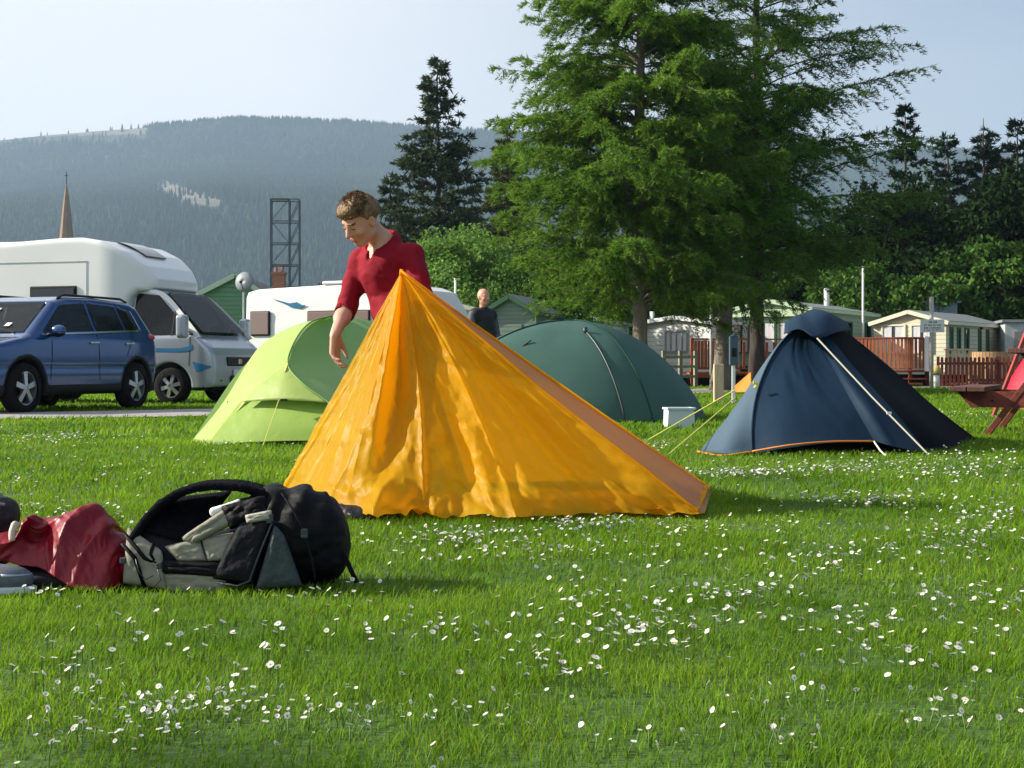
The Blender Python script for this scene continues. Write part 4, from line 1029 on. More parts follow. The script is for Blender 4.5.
sash(r_, -2.3, -1.2, 1.2, 2.1, 0, -1, M['galv'], curt=True)
# green chalet at the left with tiled roof, fascia
root = empty('green_chalet', G(232, 41), 'green boarded chalet with a tiled roof behind the motorhome', 'chalet', rz=0)
mb = MB(); mb.prism([(-1.30, 0), (1.6, 0), (1.6, 2.3), (.10, 3.28), (-1.30, 2.62)], (0, 0, 0), (1, 0, 0), (0, 0, 1), -5); mb.build('walls', shed_b, root)
mb = MB(); mb.bar((-1.4, -.1, 2.58), (.12, -.1, 3.36), .10, .14); mb.bar((.12, -.1, 3.36), (1.75, -.1, 2.25), .10, .14); mb.build('fascia', mat('pale_green_board', (.50, .62, .48), .5), root)
mb = MB(); mb.add([(-1.45, -.12, 2.60), (.12, -.12, 3.40), (-1.2, 5, 3.46), (-3.4, 5, 2.60)], [(0, 1, 2, 3)]); mb.add([(.12, -.12, 3.40), (1.8, -.12, 2.28), (2.0, 5, 2.3), (.0, 5, 3.40)], [(0, 1, 2, 3)]); mb.build('roof', M['tile_roof'], root, solid=.08)
mb = MB(); mb.box((.9, -.03, 1.2), (.8, .06, 1.0)); mb.build('window', frame_g, root)
# satellite dish on a pole in front of it
root = empty('satellite_dish', G(243, 36), 'grey satellite dish on a pole beside the green chalet', 'satellite dish')
mb = MB(); mb.tube([(0, .1, 0), (0, .1, 2.9)], .03, 8); mb.build('pole', M['galv'], root)
mb = MB(); pr = [(.001, 0), (.10, -.008), (.18, -.03), (.26, -.065)]
mb.lathe(pr, (0, 0, 0), 'y', 28); mb.M = None
o = mb.build('dish', mat('dish_grey', (.23, .25, .27), .5), root, smooth=True, solid=.01); o.location = (0, 0, 2.88); o.rotation_euler = (.15, 0, PI - .35)
mb = MB(); mb.tube([(0, 0, -.2), (0, -.28, -.05)], .012, 6); mb.box((0, -.3, -.04), (.05, .08, .06)); o = mb.build('feed_arm', M['black_plastic'], root); o.location = (0, 0, 2.88)
# brick house chimney showing above the caravan
root = empty('brick_house', G(275, 110), 'distant brick house whose chimney stands beside the scaffold tower', 'house')
bm_ = mat('red_brick', (.36, .15, .09), .9, var=.2, scale=8)
mb = MB(); mb.box((0, 3, 2.4), (9, 6, 4.8)); mb.build('walls', bm_, root); mb = MB(); mb.prism([(-4.8, 4.8), (4.8, 4.8), (0, 6.6)], (0, -.2, 0), (1, 0, 0), (0, 0, 1), -6.4); rf = mb.build('roof', M['tile_roof'], root)
mb = MB(); mb.box((0, 2, 7.1), (.95, .8, 1.9)); mb.box((0, 2, 8.1), (1.15, 1.0, .18)); mb.tube([(-.25, 2, 8.1), (-.25, 2, 8.6)], .13, 8); mb.tube([(.25, 2, 8.1), (.25, 2, 8.6)], .13, 8); mb.build('chimney', bm_, rf)
# scaffold tower
root = empty('scaffold_tower', G(285.5, 120), 'tall grey steel lattice scaffold tower standing beyond the caravans', 'tower', rz=.12)
sc = mat('scaffold_steel', (.10, .12, .14), .6, metal=.4)
Ht = 14.9; mb = MB()
for x in (-1.2, .35, 1.2):
    for y in (-.9, .9): mb.bar((x, y, 0), (x, y, Ht), .14, .14)
mb.build('uprights', sc, root); mb = MB()
nl_ = 8
for k in range(nl_ + 1):
    z = Ht * k / nl_
    for y in (-.9, .9): mb.bar((-1.2, y, z), (1.2, y, z), .09, .09)
    for x in (-1.2, .35, 1.2): mb.bar((x, -.9, z), (x, .9, z), .09, .09)
mb.build('ledgers', sc, root); mb = MB()
for k in range(nl_):
    z0, z1 = Ht * k / nl_, Ht * (k + 1) / nl_
    a, b = (-1.2, .35) if k % 2 else (.35, -1.2); mb.bar((a, -.9, z0), (b, -.9, z1), .07, .07); mb.bar((.35, .9, z0), (1.2, .9, z1), .07, .07); mb.bar((1.2, -.9, z1), (.35, -.9, z0), .07, .07)
mb.build('braces', sc, root)
for k in (3, 5, 8):
    mb = MB(); mb.box((-.4, 0, Ht * k / nl_ + .12), (1.5, 1.7, .08)); mb.build('platform', M['galv'], root)
# church spire
root = empty('church', G(66.5, 380), 'distant church whose brown stone spire rises behind the motorhome', 'church')
st = mat('brown_stone', (.27, .17, .11), .9, var=.15, scale=.5)
mb = MB(); mb.box((0, 0, 12), (5.2, 5.2, 24)); mb.build('tower', st, root)
mb = MB(); n = 8; pts = []
for (r0, z) in ((2.75, 24), (2.2, 32), (1.1, 43), (.18, 50.0)):
    for k in range(n): pts.append((r0 * math.cos(PI * (k + .5) / 4), r0 * math.sin(PI * (k + .5) / 4), z))
mb.add(pts, [(i * n + k, i * n + (k + 1) % n, (i + 1) * n + (k + 1) % n, (i + 1) * n + k) for i in range(3) for k in range(n)]); sp = mb.build('spire', st, root)
mb = MB(); mb.tube([(0, 0, 49.8), (0, 0, 53.5)], .12, 6); mb.box((0, 0, 52.4), (1.0, .15, .2)); mb.build('weather_vane', M['black_plastic'], sp)
mb = MB(); mb.prism([(-5, 0), (5, 0), (5, 8), (0, 15), (-5, 8)], (3, 3, 0), (0, 1, 0), (0, 0, 1), 26); mb.build('nave', st, root)

# ---- decks, fences, posts
def slat_run(mb, a, b, z0, z1, pitch, w, t=.03):
    a = Vector(a); b = Vector(b); d = b - a; n = max(int(d.length / pitch), 1)
    for i in range(n + 1):
        p = a + d * (i / n); u = d.normalized(); mb.bar((p.x, p.y, z0), (p.x, p.y, z1 + .0), t, w, 0, u)
root = empty('timber_deck', Vector((6.05, 47, 0)), 'orange red timber deck with slatted rail in front of the green mobile home', 'deck')
A_ = Vector((.0, 0, 0)); B_ = Vector((3.6, .4, 0))
mb = MB(); mb.box((1.9, 1.2, .46), (4.0, 2.4, .06)); mb.bar((-.1, -.03, .38), (3.8, .37, .38), .06, .16); mb.build('floor', M['deck_red'], root)
mb = MB(); slat_run(mb, (0, 0, 0), (1.15, .12, 0), .58, 1.55, .115, .095); mb.build('close_slats', M['deck_red'], root)
mb = MB(); slat_run(mb, (1.25, .14, 0), (3.6, .4, 0), .58, 1.50, .26, .09); mb.build('open_slats', M['deck_red'], root)
mb = MB(); mb.bar((-.05, 0, 1.60), (3.7, .4, 1.60), .10, .05); mb.bar((0, .03, .62), (3.6, .43, .62), .05, .07); mb.build('rail', M['deck_red'], root)
for x in (0, 1.2, 2.4, 3.6):
    mb = MB(); mb.box((x, x * .11 + .05, .82), (.10, .10, 1.64)); mb.build('post', M['deck_red'], root)
mb = MB(); mb.box((1.9, 1.1, .2), (3.7, 2.0, .38)); mb.build('underdeck', M['interior'], root)
# brown curved deck screen in front of the cream home
root = empty('deck_screen', Vector((10.7, 46, 0)), 'brown boarded deck screen in front of the cream mobile home', 'deck')
cv = catmull([(.0, 1.6, 0), (1.4, .6, 0), (2.5, .0, 0), (3.15, .35, 0), (3.5, 1.9, 0)], 42)
mb = MB()
for i in range(41): 
    p, q = cv[i], cv[i + 1]; u = Vector(q) - Vector(p); mb.bar(((p[0] + q[0]) / 2, (p[1] + q[1]) / 2, .62), ((p[0] + q[0]) / 2, (p[1] + q[1]) / 2, 1.60 + .008 * (i % 3)), .03, .088, 0, u.normalized())
mb.build('boards', M['brown_fence'], root)
mb = MB(); 
for z in (.55, 1.62): mb.tube([(p[0], p[1], z) for p in cv], .035, 6)
mb.build('rail', M['fence_red'], root)
for i in (0, 10, 22, 31, 41):
    mb = MB(); mb.box((cv[i][0], cv[i][1] + .06, .8), (.1, .1, 1.6)); mb.build('post', M['fence_red'], root)
mb = MB(); mb.prism([(p[0], p[1]) for p in cv[::4]] + [(3.4, 3), (0, 3)], (0, .08, .5), (1, 0, 0), (0, 1, 0), .06); mb.build('floor', M['brown_fence'], root)
for i in range(2):
    mb = MB(); mb.box((2.0 + .2 * i, -.35 + .3 * i, .12 + .16 * i), (1.3, .3, .05)); mb.build('step', M['brown_fence'], root)
mb = MB(); mb.box((2.92, .02, 1.1), (.14, .10, 1.15)); mb.build('newel_post', M['white_paint'], root)
# pale wooden steps / balustrade by the cream home
root = empty('wooden_steps', Vector((14.55, 46.8, 0)), 'pale timber steps and tub wall beside the cream mobile home', 'steps')
for i in range(5):
    mb = MB(); mb.box((i * .19, 0, .85), (.11, .05, .75)); mb.build('baluster', M['pale_wood'], root)
mb = MB(); mb.box((.4, 0, 1.25), (1.0, .10, .06)); mb.box((.4, .35, .45), (1.0, .7, .08)); mb.build('rail', M['pale_wood'], root)
mb = MB()
for i in range(22):
    a = -PI / 2 + (i / 21 - .5) * 3.0; mb.box((1.75 + .75 * math.cos(a), .75 + .75 * math.sin(a), .65), (.10, .10, 1.05), Matrix.Rotation(a, 3, 'Z'))
mb.build('curved_wall', mat('tan_board', (.42, .26, .13), .8, var=.15), root)
for q, (x, z) in enumerate(((.4, .2), (.4, .32))):
    mb = MB(); mb.box((x, -.2 - .25 * (1 - q), z - .08), (1.0, .3, .05)); mb.build('tread', M['pale_wood'], root)
# dark red picket fence
a = G(938, 44.8); b = G(1060, 43.6); root = empty('picket_fence', a, 'dark red picket fence running off to the right behind the picnic table', 'fence', rz=math.atan2(b.y - a.y, b.x - a.x))
L_ = (b - a).length; mb = MB()
for i in range(int(L_ / .125)): 
    h = .96 + .012 * math.sin(i * 2.7); x = i * .125; mb.prism([(-.042, .06), (.042, .06), (.042, h), (0, h + .03), (-.042, h)], (x, 0, 0), (1, 0, 0), (0, 0, 1), .022)
mb.build('pickets', M['fence_red'], root)
mb = MB(); mb.box((L_ / 2, .05, .25), (L_, .04, .08)); mb.box((L_ / 2, .05, .78), (L_, .04, .08)); mb.build('rails', M['fence_red'], root)
for k in range(3):
    mb = MB(); mb.box((k * L_ / 2, .10, .5), (.09, .09, 1.0)); mb.build('post', M['fence_red'], root)
# grey post-and-rail fence left of the deck
a = G(664, 46); b = G(697, 46.5); root = empty('post_and_rail_fence', a, 'short weathered post and rail fence between the white mobile home and the deck', 'fence', rz=math.atan2(b.y - a.y, b.x - a.x))
wd = mat('weathered_wood', (.26, .25, .17), .9, var=.2); L_ = (b - a).length
mb = MB(); 
for z in (.35, .68, 1.0): mb.box((L_ / 2, 0, z), (L_, .04, .09))
mb.build('rails', wd, root)
for x in (.02, L_ * .52, L_ - .02):
    mb = MB(); mb.box((x, .06, .6), (.12, .1, 1.2)); mb.build('post', wd, root)
# posts
def post(name, px, py0, py1, w, mt, label, cat, pointy=False, d=None):
    d = d or gd(py1); z = EYE + (HOR - py0) / F_PX * d; mb = MB(); r = w * d / F_PX / 2
    mb.box((0, 0, z / 2), (2 * r, 2 * r * .8, z)); o = mb.build(name, mt, loc=G(px, d), bevel=.008); return tag(o, label, cat)
post('timber_post', 718.5, 364, 402, 9.5, M['pale_wood'], 'stout pale square timber post in the grass behind the blue tent', 'post')
root = empty('hookup_post', G(733.5, gd(404)), 'blue grey hookup box on a thin white post beside the stout timber post', 'post')
mb = MB(); mb.box((0, 0, .37), (.062, .05, .74)); mb.build('post', M['white_paint'], root, bevel=.006)
mb = MB(); mb.box((0, 0, .98), (.15, .13, .52)); mb.prism([(-.085, 1.24), (.085, 1.24), (0, 1.28)], (0, -.075, 0), (1, 0, 0), (0, 0, 1), -.15); mb.build('box', mat('hookup_blue', (.05, .09, .13), .5), root, bevel=.008)
mb = MB(); mb.box((0, -.070, .95), (.09, .012, .16)); mb.build('socket_cover', M['black_plastic'], root, bevel=.005)
for px, y0, d, lab in ((863, 268, 52, 'thin white pole behind the green mobile home'), (455.5, 280, 46, 'thin white pole left of the bald person'), (711, 240, 46, 'tall thin white pole in front of the larch trunk')):
    mb = MB(); z = EYE + (HOR - y0) / F_PX * d; mb.tube([(0, 0, 0), (0, 0, z)], .04, 8); mb.tube([(0, 0, z), (0, 0, z + .05)], .05, 8)
    tag(mb.build('white_pole', M['white_paint'], loc=G(px, d), smooth=True), lab, 'pole')
# sign on its tall post
d = 43.5; root = empty('notice_sign', G(931.5, d), 'small white notice board on a tall grey post beside the picket fence', 'sign')
mb = MB(); mb.tube([(0, 0, 0), (0, 0, 2.85)], .065, 10); mb.build('post', mat('grey_post', (.50, .50, .46), .6, var=.1), root, smooth=True)
z = EYE + (HOR - 326.0) / F_PX * d
mb = MB(); mb.box((-.0, -.09, z), (.74, .03, .40)); bd = mb.build('board', M['white_paint'], root, bevel=.004)
tx = mat('sign_ink', (.05, .05, .06), .7); r = random.Random(3)
mb = MB()
for row, (n0, zz, hh) in enumerate(((1, .115, .06), (4, .02, .045), (3, -.065, .045), (3, -.13, .03))):
    x = -.26 if row else -.12
    while x < (.26 if row else .12):
        w_ = r.uniform(.025, .04); mb.box((x + w_ / 2, -.108, z + zz), (w_ * .55, .006, hh)); mb.box((x + w_ / 2, -.108, z + zz + hh * .3), (w_ * .9, .005, hh * .2)); x += w_ * 1.25
        if r.random() < .22: x += .03
mb.build('lettering', tx, bd)
d = 43.9; root = empty('water_tap_post', G(936.5, d), 'short white standpipe with a yellow cap beside the notice sign', 'standpipe')
mb = MB(); mb.lathe([(.11, 0), (.10, .40), (.09, .42)], (0, 0, 0), 'z', 14, close=True); mb.build('pipe', M['white_paint'], root, smooth=True)
mb = MB(); mb.lathe([(.12, .42), (.15, .5), (.13, .62), (.06, .72)], (0, 0, 0), 'z', 14, close=True); mb.build('cap', mat('yellow_cap', (.45, .34, .10), .6), root, smooth=True)

# bicycle leaning by the green chalet
def bicycle():
    d = 34; root = empty('bicycle', G(222, d), 'dark bicycle leaning beside the white caravan', 'bicycle', rz=.05); fr = mat('bike_frame', (.10, .10, .10), .4, metal=.5)
    for k, x in enumerate((0, 1.02)):
        mb = MB(); n = 28; mb.tube([(x + .33 * math.cos(2 * PI * q / n), 0, .85 + .33 * math.sin(2 * PI * q / n) - .5 + .0) for q in range(n + 1)], .02, 6); w = mb.build('wheel', M['rubber'], root, smooth=True)
        mb = MB()
        for q in range(12): mb.bar((x, 0, .35), (x + .31 * math.cos(q * PI / 6), 0, .35 + .31 * math.sin(q * PI / 6)), .004, .004)
        mb.build('spokes', M['alloy'], w)
    a, b, c, e = (.0, 0, .35), (.42, 0, .30), (.32, 0, .80), (.88, 0, .82); f_ = (1.02, 0, .35)
    mb = MB()
    for p, q in ((a, b), (a, c), (b, c), (c, e), (b, e), (e, f_)): mb.tube([p, q], .018, 6)
    mb.tube([e, (.86, 0, 1.0)], .015, 6); mb.build('frame', fr, root)
    mb = MB(); mb.tube([(.90, -.26, 1.02), (.85, 0, 1.0), (.90, .26, 1.02)], .014, 6); mb.build('handlebar', M['black_plastic'], root)
    mb = MB(); mb.tube([c, (.30, 0, .92)], .014, 6); mb.box((.28, 0, .94), (.26, .12, .05)); mb.build('saddle', M['black_plastic'], root, bevel=.02)
    for s_ in (1, -1):
        mb = MB(); mb.bar((.42, .05 * s_, .30), (.42 + .1 * s_, .07 * s_, .22), .02, .02); mb.box((.52 if s_ > 0 else .32, .10 * s_, .22), (.09, .07, .02)); mb.build('pedal', M['black_plastic'], root)
bicycle()
# ================================================================== TENTS
def fabric(name, col, tl=.35, thru=0.0, rough=.45, bump=.35, bscale=7, spec=.35, var=.04):
    return mat(name, col, rough, var=var, scale=3, bump=bump, bscale=bscale, transl=tl, thru=thru, spec=spec)
M['orange_fab'] = fabric('orange_ripstop', (1.0, .53, .014), .60, .20, .42, .35, 11, .2)
M['orange_dull'] = fabric('orange_mesh_panel', (.66, .33, .16), .45, .12, .7, .2, 9)
M['lime_fab'] = fabric('lime_fabric', (.44, .56, .15), .30)
M['lime_fab_shaded'] = fabric('lime_fabric_shaded', (.32, .50, .17), .3)  # darker copy of the lime cloth, shade of the turned-away side painted in
M['lime_bright'] = fabric('lime_door_fabric', (.38, .55, .10), .35)
M['teal_fab'] = fabric('dark_green_fabric', (.05, .11, .092), .06, bump=.2, spec=.15, rough=.6)
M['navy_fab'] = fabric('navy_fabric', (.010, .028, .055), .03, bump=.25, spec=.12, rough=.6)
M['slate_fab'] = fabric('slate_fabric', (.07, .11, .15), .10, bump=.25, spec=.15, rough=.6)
M['orange_trim'] = mat('orange_trim', (.70, .22, .03), .6)
M['cord_yellow'] = mat('cord_yellow', (.62, .60, .12), .6)
M['cord_white'] = mat('cord_white', (.70, .66, .52), .6)
M['pole_dark'] = mat('pole_dark', (.03, .04, .04), .4)

# ---------------- orange tent being pitched
def orange_tent():
    root = empty('orange_tent', G(470, 6.9), 'crumpled bright orange tent flysheet held up by the peak by the person in red', 'tent')
    off = Vector(root.location)
    T = np.array([-.545, 6.90, 1.165]); L1 = np.array([-1.20, 7.25, .05]); L2 = np.array([-.775, 6.40, .0]); R1 = np.array([.885, 6.44, .0]); R2 = np.array([1.135, 7.95, .0])
    def sheet(base, nu, nv, vmax=1.0, fold=.05, seed=0, sag=.0, top=None, freq=9, pool=.0, edge=0.12, crk=1.0):
        """cone-like sheet hanging from the peak to a base curve: folds run out from the peak"""
        B = catmull(base, nu); u = np.linspace(0, 1, nu)[:, None]; v = np.linspace(0, 1, nv)[None, :]
        A = T[None, None] + (B[:, None] - T) * v[..., None]
        N = gnormal(A); N = np.nan_to_num(N)
        if N[..., 1].mean() > 0: N = -N
        # folds radiate from the peak; they fork and soften on the way down
        w1 = fbm(u * freq + v * .5, v * 1.2, 0, seed, 3); w2 = np.abs(fbm(u * freq * 1.7 + v * 1.1 + 3, v * .8, 0, seed + 5, 2))
        env = np.clip(v, 0, 1) ** .8 * (np.clip(np.minimum(u, 1 - u) / edge, .12, 1) * .8 + .2)
        w3 = 1 - 2.6 * np.abs(fbm(u * freq * 2.3 + v * .9 + 7, v * .5, 0, seed + 6, 1))
        D = fold * env * (w1 * .85 + (.35 - w2) * .9 + .42 * np.clip(w3, -.4, 1) ** 3)
        cr = fbm(u * 20 + v * 4, v * 16, 0, seed + 9, 3) * .007 + np.abs(fbm(u * 8 - v * 5, v * 9, 0, seed + 11, 2)) * .020
        D = D + crk * cr * np.clip(v * 4, 0, 1) - sag * np.sin(np.clip(v, 0, 1) * PI) * np.sin(u * PI)
        A = A + N * D[..., None]
        rg = (.5 - np.abs(fbm(u * 9 + v * 5, v * 8 - u * 6, 0, seed + 31, 3))) ** 2
        A = A + N * (crk * rg * .06 * np.clip((v - .35) * 1.6, 0, 1) * np.clip(1.15 - u, 0, 1))[..., None]
        if pool:
            # the hem gathers on the grass: crumpled loops pushed towards the viewer
            g = np.clip((v - .82) / .18, 0, 1) * np.clip(np.minimum(u, 1 - u) / .10, 0, 1) * (u < .98)
            big = fbm(u * 9, v * 4, 0, seed + 21, 3)
            A[..., 1] -= g * pool * (.55 + 1.2 * big)
            A[..., 0] += g * .03 * fbm(u * 17, v * 8, 5, seed + 23, 2)
            A[..., 2] += g * (.055 * np.abs(fbm(u * 20, v * 9, 2, seed + 22, 2)) + .035 * np.sin(g * PI * .9) * (1 + big))
            A[..., 2] *= 1 - .35 * g * (.5 + .5 * big)
        A[..., 2] = np.maximum(A[..., 2], .006 + .012 * (1 + fbm(u * 31, v * 9, 0, 4, 1)))
        return A
    mb = MB()
    # front: the wide face; its base comes forward in the middle
    A = sheet([L2, (-.50, 6.36, .0), (-.10, 6.42, .0), (.35, 6.42, 0), R1], 190, 130, fold=.085, seed=3, sag=.02, freq=3.2, pool=.12)
    # upper free edge bows up towards the ridge
    nu = A.shape[0]; U = np.linspace(0, 1, nu)[:, None]; Vv = np.linspace(0, 1, A.shape[1])[None, :]
    A[..., 2] -= .022 * np.clip((U - .62) / .38, 0, 1) ** 1.2 * np.sin(np.clip(Vv * 1.05, 0, 1) * PI) 
    # deep gathers under the peak at the left seam
    A[..., 1] -= .055 * np.exp(-((U - .055) / .035) ** 2) * np.sin(Vv ** .8 * PI) - .05 * np.exp(-((U - .13) / .05) ** 2) * np.sin(Vv ** .8 * PI)
    A[..., 1] += .05 * np.exp(-((U - .13) / .10) ** 2) * np.sin(np.clip(Vv * 1.08, 0, 1) * PI) ** .8 + .03 * np.exp(-((U - .34 - .04 * Vv) / .04) ** 2) * np.clip(Vv * 1.4, 0, 1) - .045 * np.exp(-((U - .42 - .03 * Vv) / .06) ** 2) * np.clip(Vv * 1.3, 0, 1)
    A[..., 1] += -.05 * np.exp(-((U - .66 + .10 * Vv) / .05) ** 2) * np.clip(Vv * 1.4, 0, 1) + .04 * np.exp(-((U - .80 + .05 * Vv) / .05) ** 2) * np.clip(Vv * 1.3, 0, 1)
    edgeF = A[-1].copy(); edgeL = A[0].copy()
    mb.grid(A - np.array(off)); mb.build('front_panel', M['orange_fab'], root, smooth=True)
    # left face, lit through
    B = sheet([L1, (-1.06, 6.95, .0), (-.90, 6.62, .0), L2], 90, 110, fold=.05, seed=8, freq=2.2, pool=.0, sag=.02, crk=.4)
    wgt = (np.linspace(0, 1, 90) ** 3)[:, None, None]
    eL = np.stack([np.interp(np.linspace(0, 1, 110), np.linspace(0, 1, 130), edgeL[:, k]) for k in range(3)], 1)
    B = B + (eL - B[-1])[None] * wgt
    mb = MB(); mb.grid(B - np.array(off)); mb.build('side_panel', M['orange_fab'], root, smooth=True)
    # duller strip between the front face's upper edge and the ridge
    n = 90; rid = T[None] + (R2 - T)[None] * np.linspace(0, 1, n)[:, None]; rid[:, 2] -= .02 * np.sin(np.linspace(0, 1, n) * PI)
    eF = np.stack([np.interp(np.linspace(0, 1, n), np.linspace(0, 1, 130), edgeF[:, k]) for k in range(3)], 1)
    t = np.linspace(0, 1, 22)[None, :, None]; S = eF[:, None] * (1 - t) + rid[:, None] * t
    uu = np.linspace(0, 1, n)[:, None]; tt = t[..., 0]
    S[..., 2] -= (.05 * np.sin(tt * PI) * np.sin(uu * PI)) * (.6 + .5 * fbm(uu * 5, tt * 2, 0, 3, 2)); S[..., 2] = np.maximum(S[..., 2], .004)
    mb = MB(); mb.grid(S - np.array(off)); mb.build('ridge_panel', M['orange_dull'], root, smooth=True)
    mb = MB(); mb.tube([p - np.array(off) for p in rid[::3]], .009, 6); mb.tube([p - np.array(off) + np.array([0, -.004, .004]) for p in eF[::3]], .007, 6)
    mb.build('seam_binding', M['orange_fab'], root, smooth=True)
    # far side falling from the ridge to the ground
    Bk = coons([T, T + (R2 - T) * .5, R2], [(-.25, 8.1, .02), (.4, 8.25, .02), (1.12, 8.0, .0)], [T, (-.38, 7.6, .5), (-.25, 8.1, .02)], [R2, (1.13, 7.98, 0), (1.12, 8.0, .0)], 60, 40)
    mb = MB(); mb.grid(Bk - np.array(off)); 
    # grey guy loop at the peak
    mb.build('back_panel', M['orange_fab'], root, smooth=True)
    mb = MB(); mb.tube([T - np.array(off) + np.array([0, 0, -.02]), T - np.array(off) + np.array([.0, 0, .012])], [.012, .008], 8); mb.build('peak_grommet', M['orange_fab'], root, smooth=True)
    # the rest of the cloth lies rumpled inside
    nx_, ny_ = 90, 60; U, Vv = np.meshgrid(np.linspace(0, 1, nx_), np.linspace(0, 1, ny_), indexing='ij')
    x = -.80 + 1.66 * U + (U - .3) * .35 * Vv; y = 6.46 + Vv * (.62 + .75 * U); z = .012 + .05 * np.abs(fbm(x * 6, y * 6, 0, 51, 3)) + .03 * np.abs(fbm(x * 14, y * 12, 0, 52, 2))
    mb = MB(); mb.grid(np.stack([x, y, z], -1) - np.array(off)); mb.build('rumpled_cloth', M['orange_fab'], root, smooth=True)
    # upright pole held inside
    mb = MB(); mb.tube([(T[0] + .02 - off[0], T[1] + .06 - off[1], 0), (T[0] - off[0], T[1] + .015 - off[1], 1.15)], .006, 8); mb.build('upright_pole', mat('pole_alloy', (.45, .30, .12), .4, metal=.4), root)
    # inner tent: dark groundsheet bunched by the hem
    s = SDF((-1.0, 6.2, -.02), (-.3, 6.7, .14), .007)
    s.ell((-.64, 6.34, .02), (.14, .05, .045), .02); s.ell((-.76, 6.38, .03), (.07, .05, .04), .02); s.noise(.014, 28, 3, 3)
    o = s.build('groundsheet', [M['black_plastic']], root, loc=-off)
orange_tent()

# ---------------- lime tent
def lime_tent():
    root = empty('lime_tent', G(290, 12.8), 'lime green two-pole tent with a sloping porch behind the orange flysheet', 'tent'); off = np.array(root.location)
    q = lambda px, py, d: np.array(P(px, py, d))
    hoop = [q(332, 316.5, 13.3), q(312, 322, 13.15), q(297, 338, 12.95), q(288, 364, 12.7), q(303, 384, 12.45), q(329, 403, 12.3), q(352, 425, 12.15), q(368, 447, 12.1)]
    rear = [q(350, 317, 14.6), q(372, 322, 14.7), q(400, 336, 14.7), q(430, 362, 14.6), q(445, 390, 14.4), q(455, 432, 14.2)]
    hp = catmull(hoop, 40); rp = catmull(rear, 40)
    A = coons([hp[0], q(345, 314.5, 13.9), rp[0]], [hp[-1], (hp[-1] + rp[-1]) / 2, rp[-1]], hoop, rear, 24, 40)
    N = gnormal(A); u = np.linspace(0, 1, 24)[:, None]; v = np.linspace(0, 1, 40)[None]
    s_ = -1 if N[..., 1].mean() > 0 else 1
    A += (N * s_) * (.05 * np.sin(u * PI) * np.sin(v * PI))[..., None]
    mb = MB(); mb.grid(A - off); mb.build('inner_dome', M['lime_fab_shaded'], root, smooth=True)
    # porch sheet: from the hoop's upper half down to the left peg
    ridge = [q(332, 316.5, 13.35), q(296, 325, 13.5), q(266, 341, 13.5), q(250, 359, 13.4), q(222, 404, 13.1), q(191, 442, 12.9)]
    low = [q(288, 364, 12.7), q(262, 384, 12.68), q(240, 408, 12.65), q(222, 428, 12.6), q(207, 445, 12.5)]
    A = coons([hp[0], hoop[1], hoop[2], hoop[3]], [ridge[-1], (ridge[-1] + low[-1]) / 2, low[-1]], ridge, low, 22, 30)
    A += np.array([0, 0, -.025]) * (np.sin(np.linspace(0, PI, 22))[:, None] * np.sin(np.linspace(0, PI, 30))[None])[..., None]
    mb = MB(); mb.grid(A - off); mb.build('porch_sheet', M['lime_fab'], root, smooth=True)
    # rain flap
    A = coons([q(288, 364, 12.7), q(290, 362, 12.7)], [q(241, 402, 12.55), q(285, 399.5, 12.35), q(329, 403, 12.28)], [q(288, 364, 12.7), q(266, 379, 12.65), q(241, 402, 12.6)], hoop[3:6], 22, 16)
    mb = MB(); mb.grid(A - off); mb.build('rain_flap', M['lime_fab'], root, smooth=True, solid=.004)
    # door below the flap
    A = coons([q(240, 402, 12.72), q(285, 400, 12.5), q(330, 403, 12.4)], [q(207, 445, 12.5), q(250, 442, 12.35), q(300, 440.5, 12.25), q(368, 441, 12.12)], [q(240, 402, 12.72), q(222, 425, 12.6), q(207, 445, 12.5)], [q(330, 403, 12.4), q(352, 425, 12.2), q(368, 441, 12.12)], 30, 16)
    mb = MB(); mb.grid(A - off); mb.build('door', M['lime_bright'], root, smooth=True)
    # back slope and far side
    A = coons([ridge[-1], q(300, 432, 14.6), q(455, 430, 14.8)], [ridge[0], q(340, 316, 13.9), rp[0]], [ridge[-1], ridge[3] + np.array([0, .05, 0]), ridge[0] + np.array([0, .02, 0])], [q(455, 430, 14.8), q(420, 350, 14.9), rp[0]], 20, 20)
    mb = MB(); mb.grid(A - off); mb.build('back_panel', M['lime_fab_shaded'], root, smooth=True)
    mb = MB(); mb.tube([p - off + np.array([0, -.012, .004]) for p in hp[:-3]], .008, 6); mb.tube([p - off for p in catmull(rear, 20)], .008, 6); mb.build('pole_sleeve', mat('lime_sleeve', (.16, .30, .07), .6), root, smooth=True)
    mb = MB(); mb.tube([q(279, 399.5, 12.33) - off, q(262, 448, 11.7) - off], .0035, 4); mb.tube([q(288, 364, 12.68) - off, q(285, 372, 12.6) - off], .01, 5); mb.build('guy_line', M['cord_yellow'], root)
    mb = MB(); mb.box(q(284, 400, 12.33) - off, (.06, .02, .02)); mb.box(q(229, 403, 12.95) - off, (.03, .02, .03)); mb.build('tab', M['pole_dark'], root)
    mb = MB(); g0 = q(207, 446, 12.5); g1 = q(192, 443, 12.9)
    A = coons([q(213, 444, 12.6), q(300, 441, 12.35), q(366, 442, 12.15)], [q(215, 446, 12.7), q(300, 446.5, 12.4), q(366, 448, 12.2)], [q(213, 444, 12.6), q(215, 446, 12.7)], [q(366, 442, 12.15), q(366, 448, 12.2)], 20, 3)
    mb.grid(A - off); mb.build('mud_skirt', mat('mud_skirt', (.12, .10, .09), .8), root)
lime_tent()

